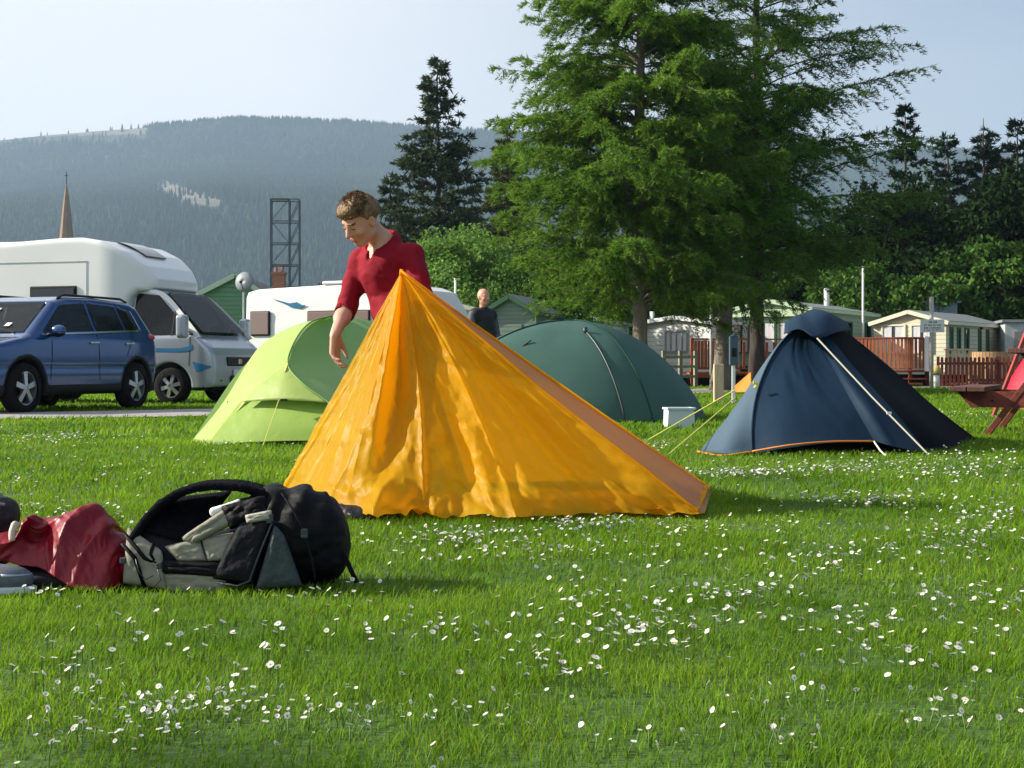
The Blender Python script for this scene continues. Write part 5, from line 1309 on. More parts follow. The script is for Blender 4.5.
# ---------------- green dome
def dome_tent():
    d = 18.6; root = empty('dome_tent', G(566, d), 'large dark green dome tent in the middle behind the orange flysheet', 'tent', rz=0)
    RX, RY, H = 1.90, 1.45, 1.30
    def sd(az, t):
        """surface point: az around, t 0 top..1 ground"""
        sq = 1 + .035 * np.cos(4 * (az - .55))
        x = RX * np.cos(az) * t * sq; y = RY * np.sin(az) * t * sq
        x = x + .10 * (1 - t)                          # crown a little off centre
        z = H * (1 - t ** 2.15) ** .80
        x = np.where(np.cos(az) < 0, x * (1 + .10), x)
        dent = .030 * np.abs(np.sin(2 * (az - .55))) * np.sin(t * PI) + .018 * fbm(np.cos(az) * 2.5, np.sin(az) * 2.5, t * 3, 6, 2) * np.sin(t * PI)
        return np.stack([x * (1 - dent / 1.5), y * (1 - dent / 1.5), np.maximum(z - dent * .5, 0.0)], -1)
    az, t = np.meshgrid(np.linspace(0, 2 * PI, 121), np.linspace(0.0, 1, 44) ** .8, indexing='ij')
    mb = MB(); mb.grid(sd(az, t)); mb.build('flysheet', M['teal_fab'], root, smooth=True)
    sl_ = mat('dark_green_sleeve', (.028, .070, .058), .95, spec=.0)
    for a in (.55, .55 + PI / 2, .55 + PI, .55 + 1.5 * PI):
        mb = MB(); tt = np.linspace(0, 1, 30); p = sd(np.full(30, a), tt); p[:, 2] += .008; mb.tube(p, .011, 6); mb.build('pole_sleeve', sl_, root, smooth=True)
    a = -PI / 2 + .30; tt = np.linspace(.40, 1, 20); p = sd(np.full(20, a), tt); p[:, 1] -= .012; p[:, 0] += np.linspace(-.06, .10, 20)
    mb = MB(); mb.tube(p, .012, 5); mb.box(p[0] + np.array([0, -.02, 0]), (.05, .03, .10)); mb.build('door_zip', M['pole_dark'], root, smooth=True)
    p = sd(np.array([-PI / 2 - .55]), np.array([.55]))[0]; mb = MB(); mb.tube([p + np.array([.06, -.01, .04]), p + np.array([-.06, -.03, -.05])], .012, 5); mb.build('vent_tab', M['pole_dark'], root)
    mb = MB(); p = sd(np.array([-2.5]), np.array([.55]))[0]; mb.tube([p, (-2.2, -1.3, 0)], .005, 4); mb.build('guy_line', M['cord_white'], root)
    mb = MB(); p = sd(az[:, -1], t[:, -1] * 1.0); mb.tube(p + np.array([0, 0, .02]), .014, 5); mb.build('hem', sl_, root, smooth=True)
    mb = MB(); mb.bar((-.3, -.02, H - .01), (.1, -.02, H + .0), .10, .02); mb.build('crown_patch', M['slate_fab'], root, bevel=.008)
dome_tent()

# ---------------- navy tent
def navy_tent():
    root = empty('navy_tent', G(800, 11.6), 'dark blue ridge tent with orange hem and hooded peak on the right', 'tent'); off = np.array(root.location)
    q = lambda px, py, d: np.array(P(px, py, d))
    B = q(752, 455, gd(455)); A_ = q(697, 454, gd(454) + .15); AP = q(815, 318, 11.9)
    seam = [B, q(752, 425, 11.15), q(757, 393, 11.35), q(769, 362, 11.55), q(788, 335, 11.75), q(815, 316, 11.9)]
    outl = [A_, q(722, 424, 11.6), q(741, 398, 11.8), q(761, 368, 12.0), q(784, 338, 12.1), q(812, 315, 12.15)]
    S1 = coons([A_, q(722, 457, 11.0), B], [outl[-1], (outl[-1] + seam[-1]) / 2, seam[-1]], outl, seam, 22, 40)
    S1[..., 2] = np.maximum(S1[..., 2], .012); N = gnormal(S1); u = np.linspace(0, 1, 22)[:, None]; v = np.linspace(0, 1, 40)[None]
    S1 -= np.array([0, -1, 0]) * (.02 * np.sin(u * PI) * np.sin(v * PI))[..., None]
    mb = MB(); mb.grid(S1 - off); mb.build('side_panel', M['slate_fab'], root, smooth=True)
    C = q(874, 441, 11.0); E = q(927, 452, gd(452)); 
    hem = [B + np.array([0, 0, .03]), q(790, 445, 10.9), q(830, 441.5, 10.92), C]
    edge = [C, q(853, 404, 11.2), q(832, 366, 11.5), q(817, 337, 11.78), q(815, 317, 11.9)]
    S2 = coons(hem, [seam[-1], (seam[-1] + edge[-1]) / 2, edge[-1]], seam, edge, 50, 50)
    u = np.linspace(0, 1, 50)[:, None]; v = np.linspace(0, 1, 50)[None]
    S2[..., 1] += .045 * np.sin(u * PI) * np.sin(v * PI) + .018 * fbm(u * 5 + v * 3, v * 2.5, 0, 8, 3) * np.sin(v * PI) * np.sin(u * PI) * 1.6
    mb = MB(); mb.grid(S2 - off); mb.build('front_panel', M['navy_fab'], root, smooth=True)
    # skirt of the door beside it, then the far slope in shade
    S3 = coons([C, q(900, 448, 10.95), E], [AP, AP], edge, [E, q(895, 412, 11.3), q(855, 368, 11.6), AP], 20, 40); S3[..., 2] = np.maximum(S3[..., 2], .01)
    mb = MB(); mb.grid(S3 - off); mb.build('door_flap', M['navy_fab'], root, smooth=True)
    D = q(978, 440, gd(440)); RB = q(905, 430, 15.3)
    top = q(846, 331, 12.3)
    S4 = coons([E, q(955, 449, 11.9), D], [AP, q(830, 322, 12.1), top], [E, q(895, 412, 11.3), q(855, 368, 11.6), AP], [D, q(935, 407, 13.2), q(890, 367, 12.7), top], 24, 40)
    S4[..., 2] = np.maximum(S4[..., 2], .008)
    u = np.linspace(0, 1, 24)[:, None]; v = np.linspace(0, 1, 40)[None]; S4[..., 0] -= .05 * np.sin(u * PI) * np.sin(v * PI)
    mb = MB(); mb.grid(S4 - off); mb.build('awning_panel', mat('awning_shade_black', (.004, .005, .008), .8, spec=.05), root, smooth=True)  # near-black colour stands in for the shade of the opening
    # back of the tent
    S5 = coons([D, q(860, 436, 14.8), q(735, 440, 13.9), A_], [top, q(830, 318, 12.3), outl[-1]], [D, q(935, 407, 13.2), q(890, 367, 12.7), top], outl, 24, 24)
    mb = MB(); mb.grid(S5 - off); mb.build('back_panel', M['navy_fab'], root, smooth=True)
    # hood
    s = SDF(off + np.array([-.35, -.55, .9]), off + np.array([.75, 1.2, 1.4]), .012) if False else None
    Hh = coons([q(784, 334, 11.58), q(800, 329, 11.52), q(817, 338, 11.42), q(838, 332, 11.7), q(851, 331, 12.2)], [q(798, 316, 12.3), q(815, 309.5, 12.2), q(832, 316, 12.3)],
               [q(784, 334, 11.58), q(786, 322, 11.9), q(798, 316, 12.3)], [q(851, 331, 12.2), q(846, 322, 12.2), q(832, 316, 12.3)], 30, 14)
    Hh[..., 2] += .035 * np.sin(np.linspace(0, PI, 30))[:, None] * np.sin(np.linspace(0, PI, 14))[None]
    mb = MB(); mb.grid(Hh - off); mb.build('hood', M['navy_fab'], root, smooth=True, solid=.006)
    hm = catmull([A_ + np.array([0, -.01, .02]), q(722, 455.5, 11.0), B + np.array([0, -.01, .025])], 14); h2 = catmull(hem, 24) + np.array([0, -.012, 0])
    mb = MB(); mb.tube(hm - off, .009, 5); mb.tube(h2 - off, .008, 5); mb.build('orange_hem', M['orange_trim'], root, smooth=True)
    mb = MB(); mb.tube([p - off + np.array([0, -.008, 0]) for p in catmull(seam, 24)], .009, 6); mb.build('pole_sleeve', M['navy_fab'], root, smooth=True)
    mb = MB(); mb.tube([p - off + np.array([.0, -.006, 0]) for p in catmull([E, q(955, 449, 11.9), D], 12)], .009, 5); mb.build('brown_hem', mat('brown_hem', (.16, .09, .06), .7), root, smooth=True)
    for a, b, m_ in ((q(817, 338, 11.4), q(929, 455, gd(455) - .1), 'cord_white'), (q(874, 441.5, 10.98), q(887, 457, gd(457)), 'cord_white')):
        mb = MB(); mb.tube([a - off, (a + b) / 2 - off - np.array([0, 0, .012]), b - off], .007, 5); mb.build('guy_line', M[m_], root)
    mb = MB(); mb.box(q(889, 413, 10.95) - off, (.035, .02, .02)); mb.build('line_runner', M['white_paint'], root)
    mb = MB(); mb.tube([q(759, 388, 11.32) - off + np.array([-.04, -.02, 0]), q(759, 388, 11.32) - off + np.array([-.015, -.02, .035]), q(759, 388, 11.32) - off + np.array([-.05, -.02, .045])], .012, 6); mb.build('yellow_emblem', mat('emblem_yellow', (.75, .62, .04), .5), root)
    # inner tent seen under the raised hem
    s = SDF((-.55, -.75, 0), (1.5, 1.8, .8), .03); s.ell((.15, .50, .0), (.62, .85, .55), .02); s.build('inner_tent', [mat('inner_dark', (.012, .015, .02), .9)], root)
    # orange rear tab with its two yellow lines
    a = q(747, 374, 12.6); mb = MB(); mb.add([q(751, 372, 12.5) - off, q(735, 386, 12.9) - off, q(736, 392, 12.9) - off, q(752, 392, 12.45) - off], [(0, 1, 2, 3)]); mb.build('orange_tab', M['orange_trim'], root, solid=.01)
    mb = MB(); mb.tube([q(735, 390, 12.9) - off, q(648, 440, gd(440)) - off], .006, 5); mb.tube([q(735, 398, 12.1) - off, q(668, 455, gd(455)) - off], .006, 5); mb.build('guy_line', M['cord_yellow'], root)
navy_tent()

# white tub on the grass
root = empty('white_tub', G(679, 16.0), 'white plastic tub standing on the grass beside the green dome tent', 'tub', rz=.12)
def tub():
    w0, w1, dd, h = .150, .160, .12, .225; m_ = mat('white_plastic', (.62, .68, .74), .4, bump=.2, bscale=12)
    mb = MB(); t = .008
    lo = [(-w1, -dd * .9, 0), (w1, -dd * .9, 0), (w1, dd * .9, 0), (-w1, dd * .9, 0)]; hi = [(-w0, -dd, h), (w0, -dd, h), (w0, dd, h), (-w0, dd, h)]
    li = [(x * .94, y * .92, .01) for x, y, z in lo]; hi2 = [(x * .94, y * .92, h) for x, y, z in hi]
    mb.add(lo + hi + li + hi2, [(0, 1, 2, 3), (0, 1, 5, 4), (1, 2, 6, 5), (2, 3, 7, 6), (3, 0, 4, 7), (8, 9, 10, 11), (8, 9, 13, 12), (9, 10, 14, 13), (10, 11, 15, 14), (11, 8, 12, 15), (4, 5, 13, 12), (5, 6, 14, 13), (6, 7, 15, 14), (7, 4, 12, 15)])
    mb.build('tub_body', m_, root, bevel=.006)
    mb = MB(); 
    for s_ in ((0, -dd - .006, 2 * w0 + .03, .02), (0, dd + .006, 2 * w0 + .03, .02)): mb.box((s_[0], s_[1], h - .01), (s_[2], s_[3], .025))
    for s_ in (-1, 1): mb.box((s_ * (w0 + .006), 0, h - .01), (.02, 2 * dd - .01, .025))
    mb.build('rim', m_, root, bevel=.004)
tub()

# small red tent behind the picnic table
root = empty('red_tent', G(1046, 23), 'bright red dome tent partly hidden behind the picnic table', 'tent')
az, t = np.meshgrid(np.linspace(0, 2 * PI, 60), np.linspace(0, 1, 24), indexing='ij'); z = 1.15 * (1 - t ** 1.5) ** 1.0
mb = MB(); mb.grid(np.stack([.78 * np.cos(az) * t * (1 + .06 * np.cos(4 * az)), .9 * np.sin(az) * t, z * (1 - .04 * np.abs(np.sin(2 * az)) * np.sin(t * PI))], -1)); mb.build('flysheet', fabric('red_fabric', (.72, .025, .06), .3), root, smooth=True)
for a in (.8, 2.3, -.8, -2.3):
    mb = MB(); tt = np.linspace(0, 1, 16); mb.tube(np.stack([.785 * np.cos(a) * tt * (1 + .06 * np.cos(4 * a)), .9 * np.sin(a) * tt, 1.15 * (1 - tt ** 1.5) + .01], -1), .014, 6); mb.build('pole_sleeve', mat('dark_red', (.25, .01, .02), .6), root, smooth=True)

# picnic table
def picnic():
    root = empty('picnic_table', Vector((5.27, 13.35, 0)), 'dark red stained timber picnic table at the right edge of the lawn', 'picnic table', rz=math.radians(-24)); root.scale = (1.12, 1.12, 1.12)
    wd, tp = M['picnic_wood'], M['picnic_top']
    L_ = 1.75   # length runs along local y, A-frames lie in the local xz plane
    for k, y in enumerate((.22, L_ - .22)):
        for s_ in (-1, 1):
            mb = MB(); mb.bar((s_ * .66, y, .0), (s_ * .14, y, .72), .05, .125, 0, (0, 1, 0)); mb.build('leg', wd, root, bevel=.004)
        mb = MB(); mb.prism([(-.90, .40), (-.78, .26), (.78, .26), (.90, .40)], (0, y - .055, 0), (1, 0, 0), (0, 0, 1), -.05); mb.build('seat_bearer', wd, root, bevel=.004)
        mb = MB(); mb.prism([(-.37, .735), (-.30, .64), (.30, .64), (.37, .735)], (0, y - .055, 0), (1, 0, 0), (0, 0, 1), -.05); mb.build('top_bearer', wd, root, bevel=.004)
        mb = MB(); mb.tube([(-.60, y - .07, .32), (-.60, y - .04, .32)], .012, 8); mb.tube([(.60, y - .07, .32), (.60, y - .04, .32)], .012, 8); mb.build('bolt', M['black_plastic'], root)
    for s_ in (-1, 1):
        for j in range(2):
            mb = MB(); mb.box((s_ * (.72 + .155 * j), L_ / 2, .422), (.145, L_, .042)); mb.build('seat_plank', tp, root, bevel=.005)
    for j in range(6):
        mb = MB(); mb.box((-.3875 + .155 * j, L_ / 2, .758), (.145, L_, .042)); mb.build('top_plank', tp, root, bevel=.005)
picnic()
# play frame behind the table
root = empty('play_frame', G(1000, 18.6), 'slender red timber play frame with a leaning leg behind the picnic table', 'play frame')
rw = mat('red_timber', (.30, .035, .025), .6, var=.2)
for (a, b) in (((-.10, 0, 0), (.52, .1, 1.50)), ((1.15, .2, 0), (.52, .1, 1.50)), ((1.8, .6, 0), (2.4, .7, 1.50)), ((3.05, .8, 0), (2.4, .7, 1.50))):
    mb = MB(); mb.bar(a, b, .05, .05); mb.build('leg', rw, root, bevel=.008)
mb = MB(); mb.bar((.45, .08, 1.52), (2.5, .72, 1.52), .06, .06); mb.build('crossbeam', rw, root, bevel=.008)
# ================================================================== PEOPLE
def v3(*a): return np.array(a, float)
def frame_from(fwd, up):
    f = np.array(fwd, float); f /= np.linalg.norm(f); u = np.array(up, float); u -= f * (u @ f); u /= np.linalg.norm(u); r = np.cross(f, u)
    return np.stack([r, f, u], 1)       # columns: right, forward, up

def head_sdf(s, c, R, sc=1.0, bald=False):
    """c: centre of the skull; R: columns right/forward/up"""
    L = lambda x, y, z: c + R @ (v3(x, y, z) * sc)
    s.ell(L(0, -.008, .025), (.076 * sc, .096 * sc, .092 * sc), .01, R=R)           # cranium
    s.ell(L(0, .030, -.035), (.060 * sc, .062 * sc, .080 * sc), .03, R=R)          # face
    s.ell(L(0, .058, -.093), (.026 * sc, .026 * sc, .022 * sc), .025, R=R)         # chin
    s.cap(L(-.048, .005, -.070), L(-.018, .058, -.096), .018 * sc, .016 * sc, .02); s.cap(L(.048, .005, -.070), L(.018, .058, -.096), .018 * sc, .016 * sc, .02)
    s.cap(L(-.034, .080, .020), L(.034, .080, .020), .010 * sc, None, .02)         # brow
    for q in (-1, 1):
        s.ell(L(q * .031, .092, .000), (.014 * sc, .010 * sc, .010 * sc), .012, R=R, cut=True)
        s.ell(L(q * .031, .079, .000), (.0125 * sc, .0125 * sc, .0115 * sc), .004, R=R)   # eyes behind the lids
        s.ell(L(q * .040, .066, -.030), (.020 * sc, .018 * sc, .016 * sc), .02, R=R)  # cheek
        s.ell(L(q * .077, -.006, -.010), (.010 * sc, .018 * sc, .031 * sc), .006, R=R); s.ell(L(q * .084, -.002, -.008), (.006 * sc, .009 * sc, .018 * sc), .004, R=R, cut=True)
    s.cap(L(0, .086, .010), L(0, .112, -.030), .007 * sc, .012 * sc, .012); s.ell(L(-.010, .100, -.034), (.008 * sc,) * 3, .008); s.ell(L(.010, .100, -.034), (.008 * sc,) * 3, .008)
    s.cap(L(-.018, .088, -.060), L(.018, .088, -.060), .007 * sc, None, .008); s.cap(L(-.015, .087, -.070), L(.015, .087, -.070), .007 * sc, None, .008)
    s.cap(L(-.020, .0975, -.065), L(.020, .0975, -.065), .0022 * sc, None, .003, cut=True)
def hand_sdf(s, w, fd, pn, curl=.5, side=1, sc=1.0, spread=.10):
    """w wrist, fd finger direction, pn palm normal (towards the palm's inner side), side: where the thumb goes"""
    f = fd / np.linalg.norm(fd); n = pn - f * (pn @ f); n /= np.linalg.norm(n); t = np.cross(f, n) * side   # t towards the thumb
    p = lambda a, b, c: w + (f * a + t * b + n * c) * sc
    for b in (-.027, -.009, .009, .027): s.cap(p(.012, b * .62, 0), p(.085, b, 0), .015 * sc, .0125 * sc, .012)
    for i, (b, ln, a0) in enumerate(((.030, .072, .088), (.010, .080, .092), (-.010, .074, .089), (-.029, .058, .082))):
        q = p(a0, b, 0); ang_ = curl * (.35 + .10 * i); d0 = spread * (1.5 - i)
        for k, (seg, r0, r1) in enumerate(((ln * .46, .0098, .0088), (ln * .30, .0088, .0080), (ln * .24, .0080, .0065))):
            dr = f * math.cos(ang_) + n * math.sin(ang_) + t * d0 * .6; dr /= np.linalg.norm(dr); q2 = q + dr * seg * sc; s.cap(q, q2, r0 * sc, r1 * sc, .003); q = q2; ang_ += curl * (.75 - .1 * k)
    a = p(.022, .022, .004); b = p(.050, .048, .014); c = p(.078, .056, .024); d = p(.100, .054, .034)
    s.cap(a, b, .016 * sc, .0125 * sc, .012); s.cap(b, c, .0115 * sc, .010 * sc, .004); s.cap(c, d, .010 * sc, .0075 * sc, .003)

M['shirt'] = mat('red_shirt', (.23, .004, .016), .85, var=.06, scale=8, bump=.06, bscale=90, spec=.2)
M['jeans'] = mat('dark_jeans', (.006, .007, .010), .9, spec=.05, var=.2, scale=15, bump=.3, bscale=70)
M['boot'] = mat('brown_boot', (.06, .035, .02), .7, var=.2, scale=20)
def main_person():
    root = empty('person', (-.58, 7.42, 0), 'person in a red rolled-sleeve shirt bending over the orange flysheet', 'person'); off = -np.array(root.location)
    hc = v3(-.780, 7.225, 1.456); fw = v3(-.62, -.52, -.58); up = v3(-.28, -.42, .86); R = frame_from(fw, up)
    neckT = hc + R @ v3(0, -.035, -.085); chest = v3(-.655, 7.34, 1.19); neckB = v3(-.672, 7.345, 1.345)
    rs = v3(-.800, 7.435, 1.265); ls = v3(-.510, 7.245, 1.275); pel = v3(-.55, 7.20, .87); waist = v3(-.60, 7.36, 1.01)
    re = v3(-.872, 7.37, 1.005); rw = v3(-.905, 7.16, .862); le = v3(-.455, 7.14, 1.05); lw = v3(-.535, 6.995, .965)
    hipR = v3(-.62, 7.20, .84); hipL = v3(-.47, 7.12, .84); knR = v3(-.61, 6.87, .47); knL = v3(-.47, 6.82, .47); anR = v3(-.61, 6.95, .08); anL = v3(-.46, 6.90, .08)
    f2 = v3(-.66, -.75, 0)
    s = SDF((-1.12, 6.6, -.02), (-.22, 7.85, 1.68), .0065)
    # torso and limbs
    s.cap(pel, waist, .125, .115, .05); s.cap(waist, chest, .115, .128, .06); s.cap(rs * .8 + chest * .2, ls * .8 + chest * .2, .075, .075, .05); s.cap(chest, neckB, .10, .06, .06)
    s.cap(hipR, knR, .085, .058, .03); s.cap(knR, anR, .056, .04, .02); s.cap(hipL, knL, .085, .058, .03); s.cap(knL, anL, .056, .04, .02)
    for an in (anR, anL): s.cap(an + v3(0, 0, -.04), an + f2 * .17 + v3(0, 0, -.045), .038, .033, .02)
    s.cap(rs, re, .050, .040, .03); s.cap(re, rw, .042, .027, .015); s.cap(ls, le, .050, .040, .03); s.cap(le, lw, .042, .027, .015)
    s.cap(re * .6 + rw * .4, re * .75 + rw * .25, .044, .043, .02)
    s.cap(neckB, neckT, .058, .054, .03)
    head_sdf(s, hc, R, 1.04)
    hand_sdf(s, rw, v3(-.01, -.03, -1), v3(.85, -.30, .05), .75, side=-1, sc=1.15)
    hand_sdf(s, lw, v3(-.35, -.30, .65), v3(-.2, -.9, 0), 1.3, side=1, sc=1.0)
    lipc = hc + R @ (v3(0, .098, -.065) * 1.04); brow = [hc + R @ (v3(q * .031, .086, .024) * 1.04) for q in (-1, 1)]; eye = [hc + R @ (v3(q * .031, .092, .000) * 1.04) for q in (-1, 1)]
    def mf(x, y, z):
        P3 = np.stack([x, y, z], 1); m = np.zeros(len(x), int)
        Lc = (P3 - lipc) @ R; m[(abs(Lc[:, 0]) < .023) & (abs(Lc[:, 2]) < .009) & (abs(Lc[:, 1]) < .02)] = 1
        for b in brow:
            Lc = (P3 - b) @ R; m[(abs(Lc[:, 0]) < .020) & (abs(Lc[:, 2]) < .005) & (abs(Lc[:, 1]) < .02)] = 2
        for b in eye:
            Lc = (P3 - b) @ R; m[(abs(Lc[:, 0]) < .012) & (abs(Lc[:, 2]) < .0035) & (abs(Lc[:, 1]) < .02)] = 2
        return m
    s.build('body', [M['skin'], mat('lips', (.45, .15, .13), .5), mat('brow', (.09, .05, .03), .8)], root, loc=off, mfun=mf)
    # hair: short, brushed forward and up, longer on top
    h = SDF(hc - .17, hc + .19, .0045); Lh = lambda x, y, z: hc + R @ (v3(x, y, z) * 1.04)
    h.ell(Lh(0, -.018, .040), (.089, .106, .093), .01, R=R); h.ell(Lh(0, .040, .085), (.070, .060, .040), .03, R=R)
    h.ell(Lh(0, .09, -.070), (.12, .085, .105), .012, R=R, cut=True)
    h.box(Lh(0, .10, -.02), (.11, .085, .065), .03, .012, R=R, cut=True); h.box(Lh(0, 0, -.150), (.2, .2, .075), .01, .01, R=R, cut=True)
    for q in (-1, 1): h.ell(Lh(q * .09, .005, -.03), (.022, .026, .040), .006, R=R, cut=True)
    h.noise(.007, 26, 5, 2); h.noise(.003, 70, 6, 2)
    h.build('hair', [M['hair']], root, loc=off)
    # tufts catching the light
    mb = MB(); rr = random.Random(2)
    for k in range(520):
        a = rr.uniform(-1.3, 1.3); b = rr.uniform(-.4, 2.3)
        n_ = v3(math.sin(a) * math.cos(b), math.sin(b) * .9 - .1, math.cos(a) * .9); n_ = v3(math.sin(a), math.cos(b) * math.cos(a), max(math.sin(b) * math.cos(a), 0) + .25); n_ /= np.linalg.norm(n_)
        p = v3(0, -.018, .040) * 1.04 + n_ * v3(.087, .102, .091); d = n_ * .5 + v3(rr.uniform(-.55, .55), .9, rr.uniform(-.1, .75)); d /= np.linalg.norm(d)
        if p[1] > .055 and p[2] < .055: continue
        p0 = hc + R @ p + off; p1 = p0 + R @ d * rr.uniform(.018, .038); mb.tube([p0, (p0 + p1) / 2 + (R @ n_) * .003, p1], [.0036, .0026, .0005], 4)
    mb.build('hair_tufts', M['hair'], root, smooth=True)
    # shirt
    t = SDF((-1.12, 6.9, .84), (-.22, 7.75, 1.45), .0065)
    t.cap(pel + v3(0, 0, .04), waist, .138, .128, .05); t.cap(waist, chest, .128, .141, .06); t.cap(rs * .8 + chest * .2, ls * .8 + chest * .2, .080, .080, .05); t.cap(chest, neckB, .112, .078, .06); nk = neckB * .45 + neckT * .55; t.cap(neckB, nk, .078, .070, .03)
    t.cap(rs, re * .97 + rs * .03, .064, .054, .03); t.cap(re * .97 + rs * .03, re * .80 + rw * .20, .057, .053, .012)
    t.cap(ls, le, .060, .055, .03); t.cap(le, le * .7 + lw * .3, .056, .055, .012)
    cuff = re * .80 + rw * .20; cd_ = (rw - re) / np.linalg.norm(rw - re); t.cap(cuff - cd_ * .035, cuff, .060, .059, .004)
    # folds: drawn across the waist and the elbows
    m = abs(t.F) < .04; I = np.nonzero(m); X, Y, Z = t.ax[0][I[0]], t.ax[1][I[1]], t.ax[2][I[2]]
    t.F[m] += .006 * fbm(X * 9 + Z * 6, Y * 9, Z * 22 - X * 10, 3, 3) + .017 * (.25 - np.abs(fbm(X * 7 - Z * 5, Y * 7, Z * 11 + X * 9, 18, 2)))
    # neck opening: a V down the front
    fr = f2 / np.linalg.norm(f2); nb = neckB
    t.cap(nb + v3(0, 0, -.02), nk + (nk - nb) * 2, .062, .066, .006, cut=True); t.cap(nk + (nk - nb) * .5, nk + (nk - nb) * 3, .10, .12, .004, cut=True); t.ell(nk + f2 / np.linalg.norm(f2) * .075 + v3(0, 0, .02), (.062, .062, .075), .01, cut=True)
    va = neckB + fr * .075 + v3(0, 0, .02); vb = chest + fr * .145 + v3(0, 0, .045); t.cap(va, vb, .046, .008, .004, cut=True)
    t.cap(cuff, cuff + cd_ * .1, .050, .046, .003, cut=True)
    t.box((-.6, 7.4, .80), (.5, .5, .085), .01, .01, cut=True)
    sh = t.build('shirt', [M['shirt']], root, loc=off)
    # placket, collar
    mb = MB(); c0 = chest + fr * .143 + v3(0, 0, .03) + off; c1 = waist + fr * .135 + v3(0, 0, .05) + off; mb.bar(c0, c1, .026, .006, 0, fr); mb.build('placket', M['shirt'], sh)
    for k in range(3):
        p = c0 + (c1 - c0) * (.12 + .3 * k) + fr * .006; mb = MB(); mb.tube([p, p + fr * .003], .006, 10); mb.build('button', mat('button', (.25, .02, .03), .4), sh)
    rt = np.cross(fr, v3(0, 0, 1)); 
    mb = MB(); pts = []
    n = 22; A = np.zeros((n, 5, 3))
    for i in range(n):
        a = -2.35 + 4.7 * i / (n - 1); rad_ = .072; 
        dirn = -fr * math.cos(a) + rt * math.sin(a); cpt = neckB + v3(0, 0, .015) + dirn * rad_ + fr * .008 * (1 + math.cos(a)); hgt = .052 - .012 * abs(a) / 2.35
        for j in range(5):
            q = j / 4; A[i, j] = cpt + off + v3(0, 0, hgt * math.sin(q * PI * .62)) + dirn * (.006 + .024 * max(0, q - .45)) - v3(0, 0, .060 * max(0, q - .5) * (1 + .8 * abs(a) / 2.35)) - v3(0, 0, .035 * (abs(a) / 2.35) ** 2)
    mb.grid(A); mb.build('collar', M['shirt'], sh, smooth=True, solid=.004)
    # trousers and boots
    j = SDF((-.95, 6.65, 0), (-.25, 7.75, .98), .008)
    j.cap(pel + v3(0, 0, -.02), pel + v3(0, 0, .06), .138, .128, .03); j.cap(hipR, knR, .098, .074, .04); j.cap(knR, anR + v3(0, 0, .02), .072, .062, .02); j.cap(hipL, knL, .098, .074, .04); j.cap(knL, anL + v3(0, 0, .02), .072, .062, .02)
    j.noise(.010, 18, 9, 3); j.build('trousers', [M['jeans']], root, loc=off)
    for an in (anR, anL):
        b = SDF(an - .30, an + .30, .008); b.cap(an + v3(0, 0, .04), an + v3(0, 0, -.03), .052, .054, .02); b.cap(an + v3(0, 0, -.035), an + f2 * .20 + v3(0, 0, -.038), .046, .040, .02); b.box((an[0], an[1], -.10), (.4, .4, .10), .0, .004, cut=True)
        b.build('boot', [M['boot']], root, loc=off)
main_person()

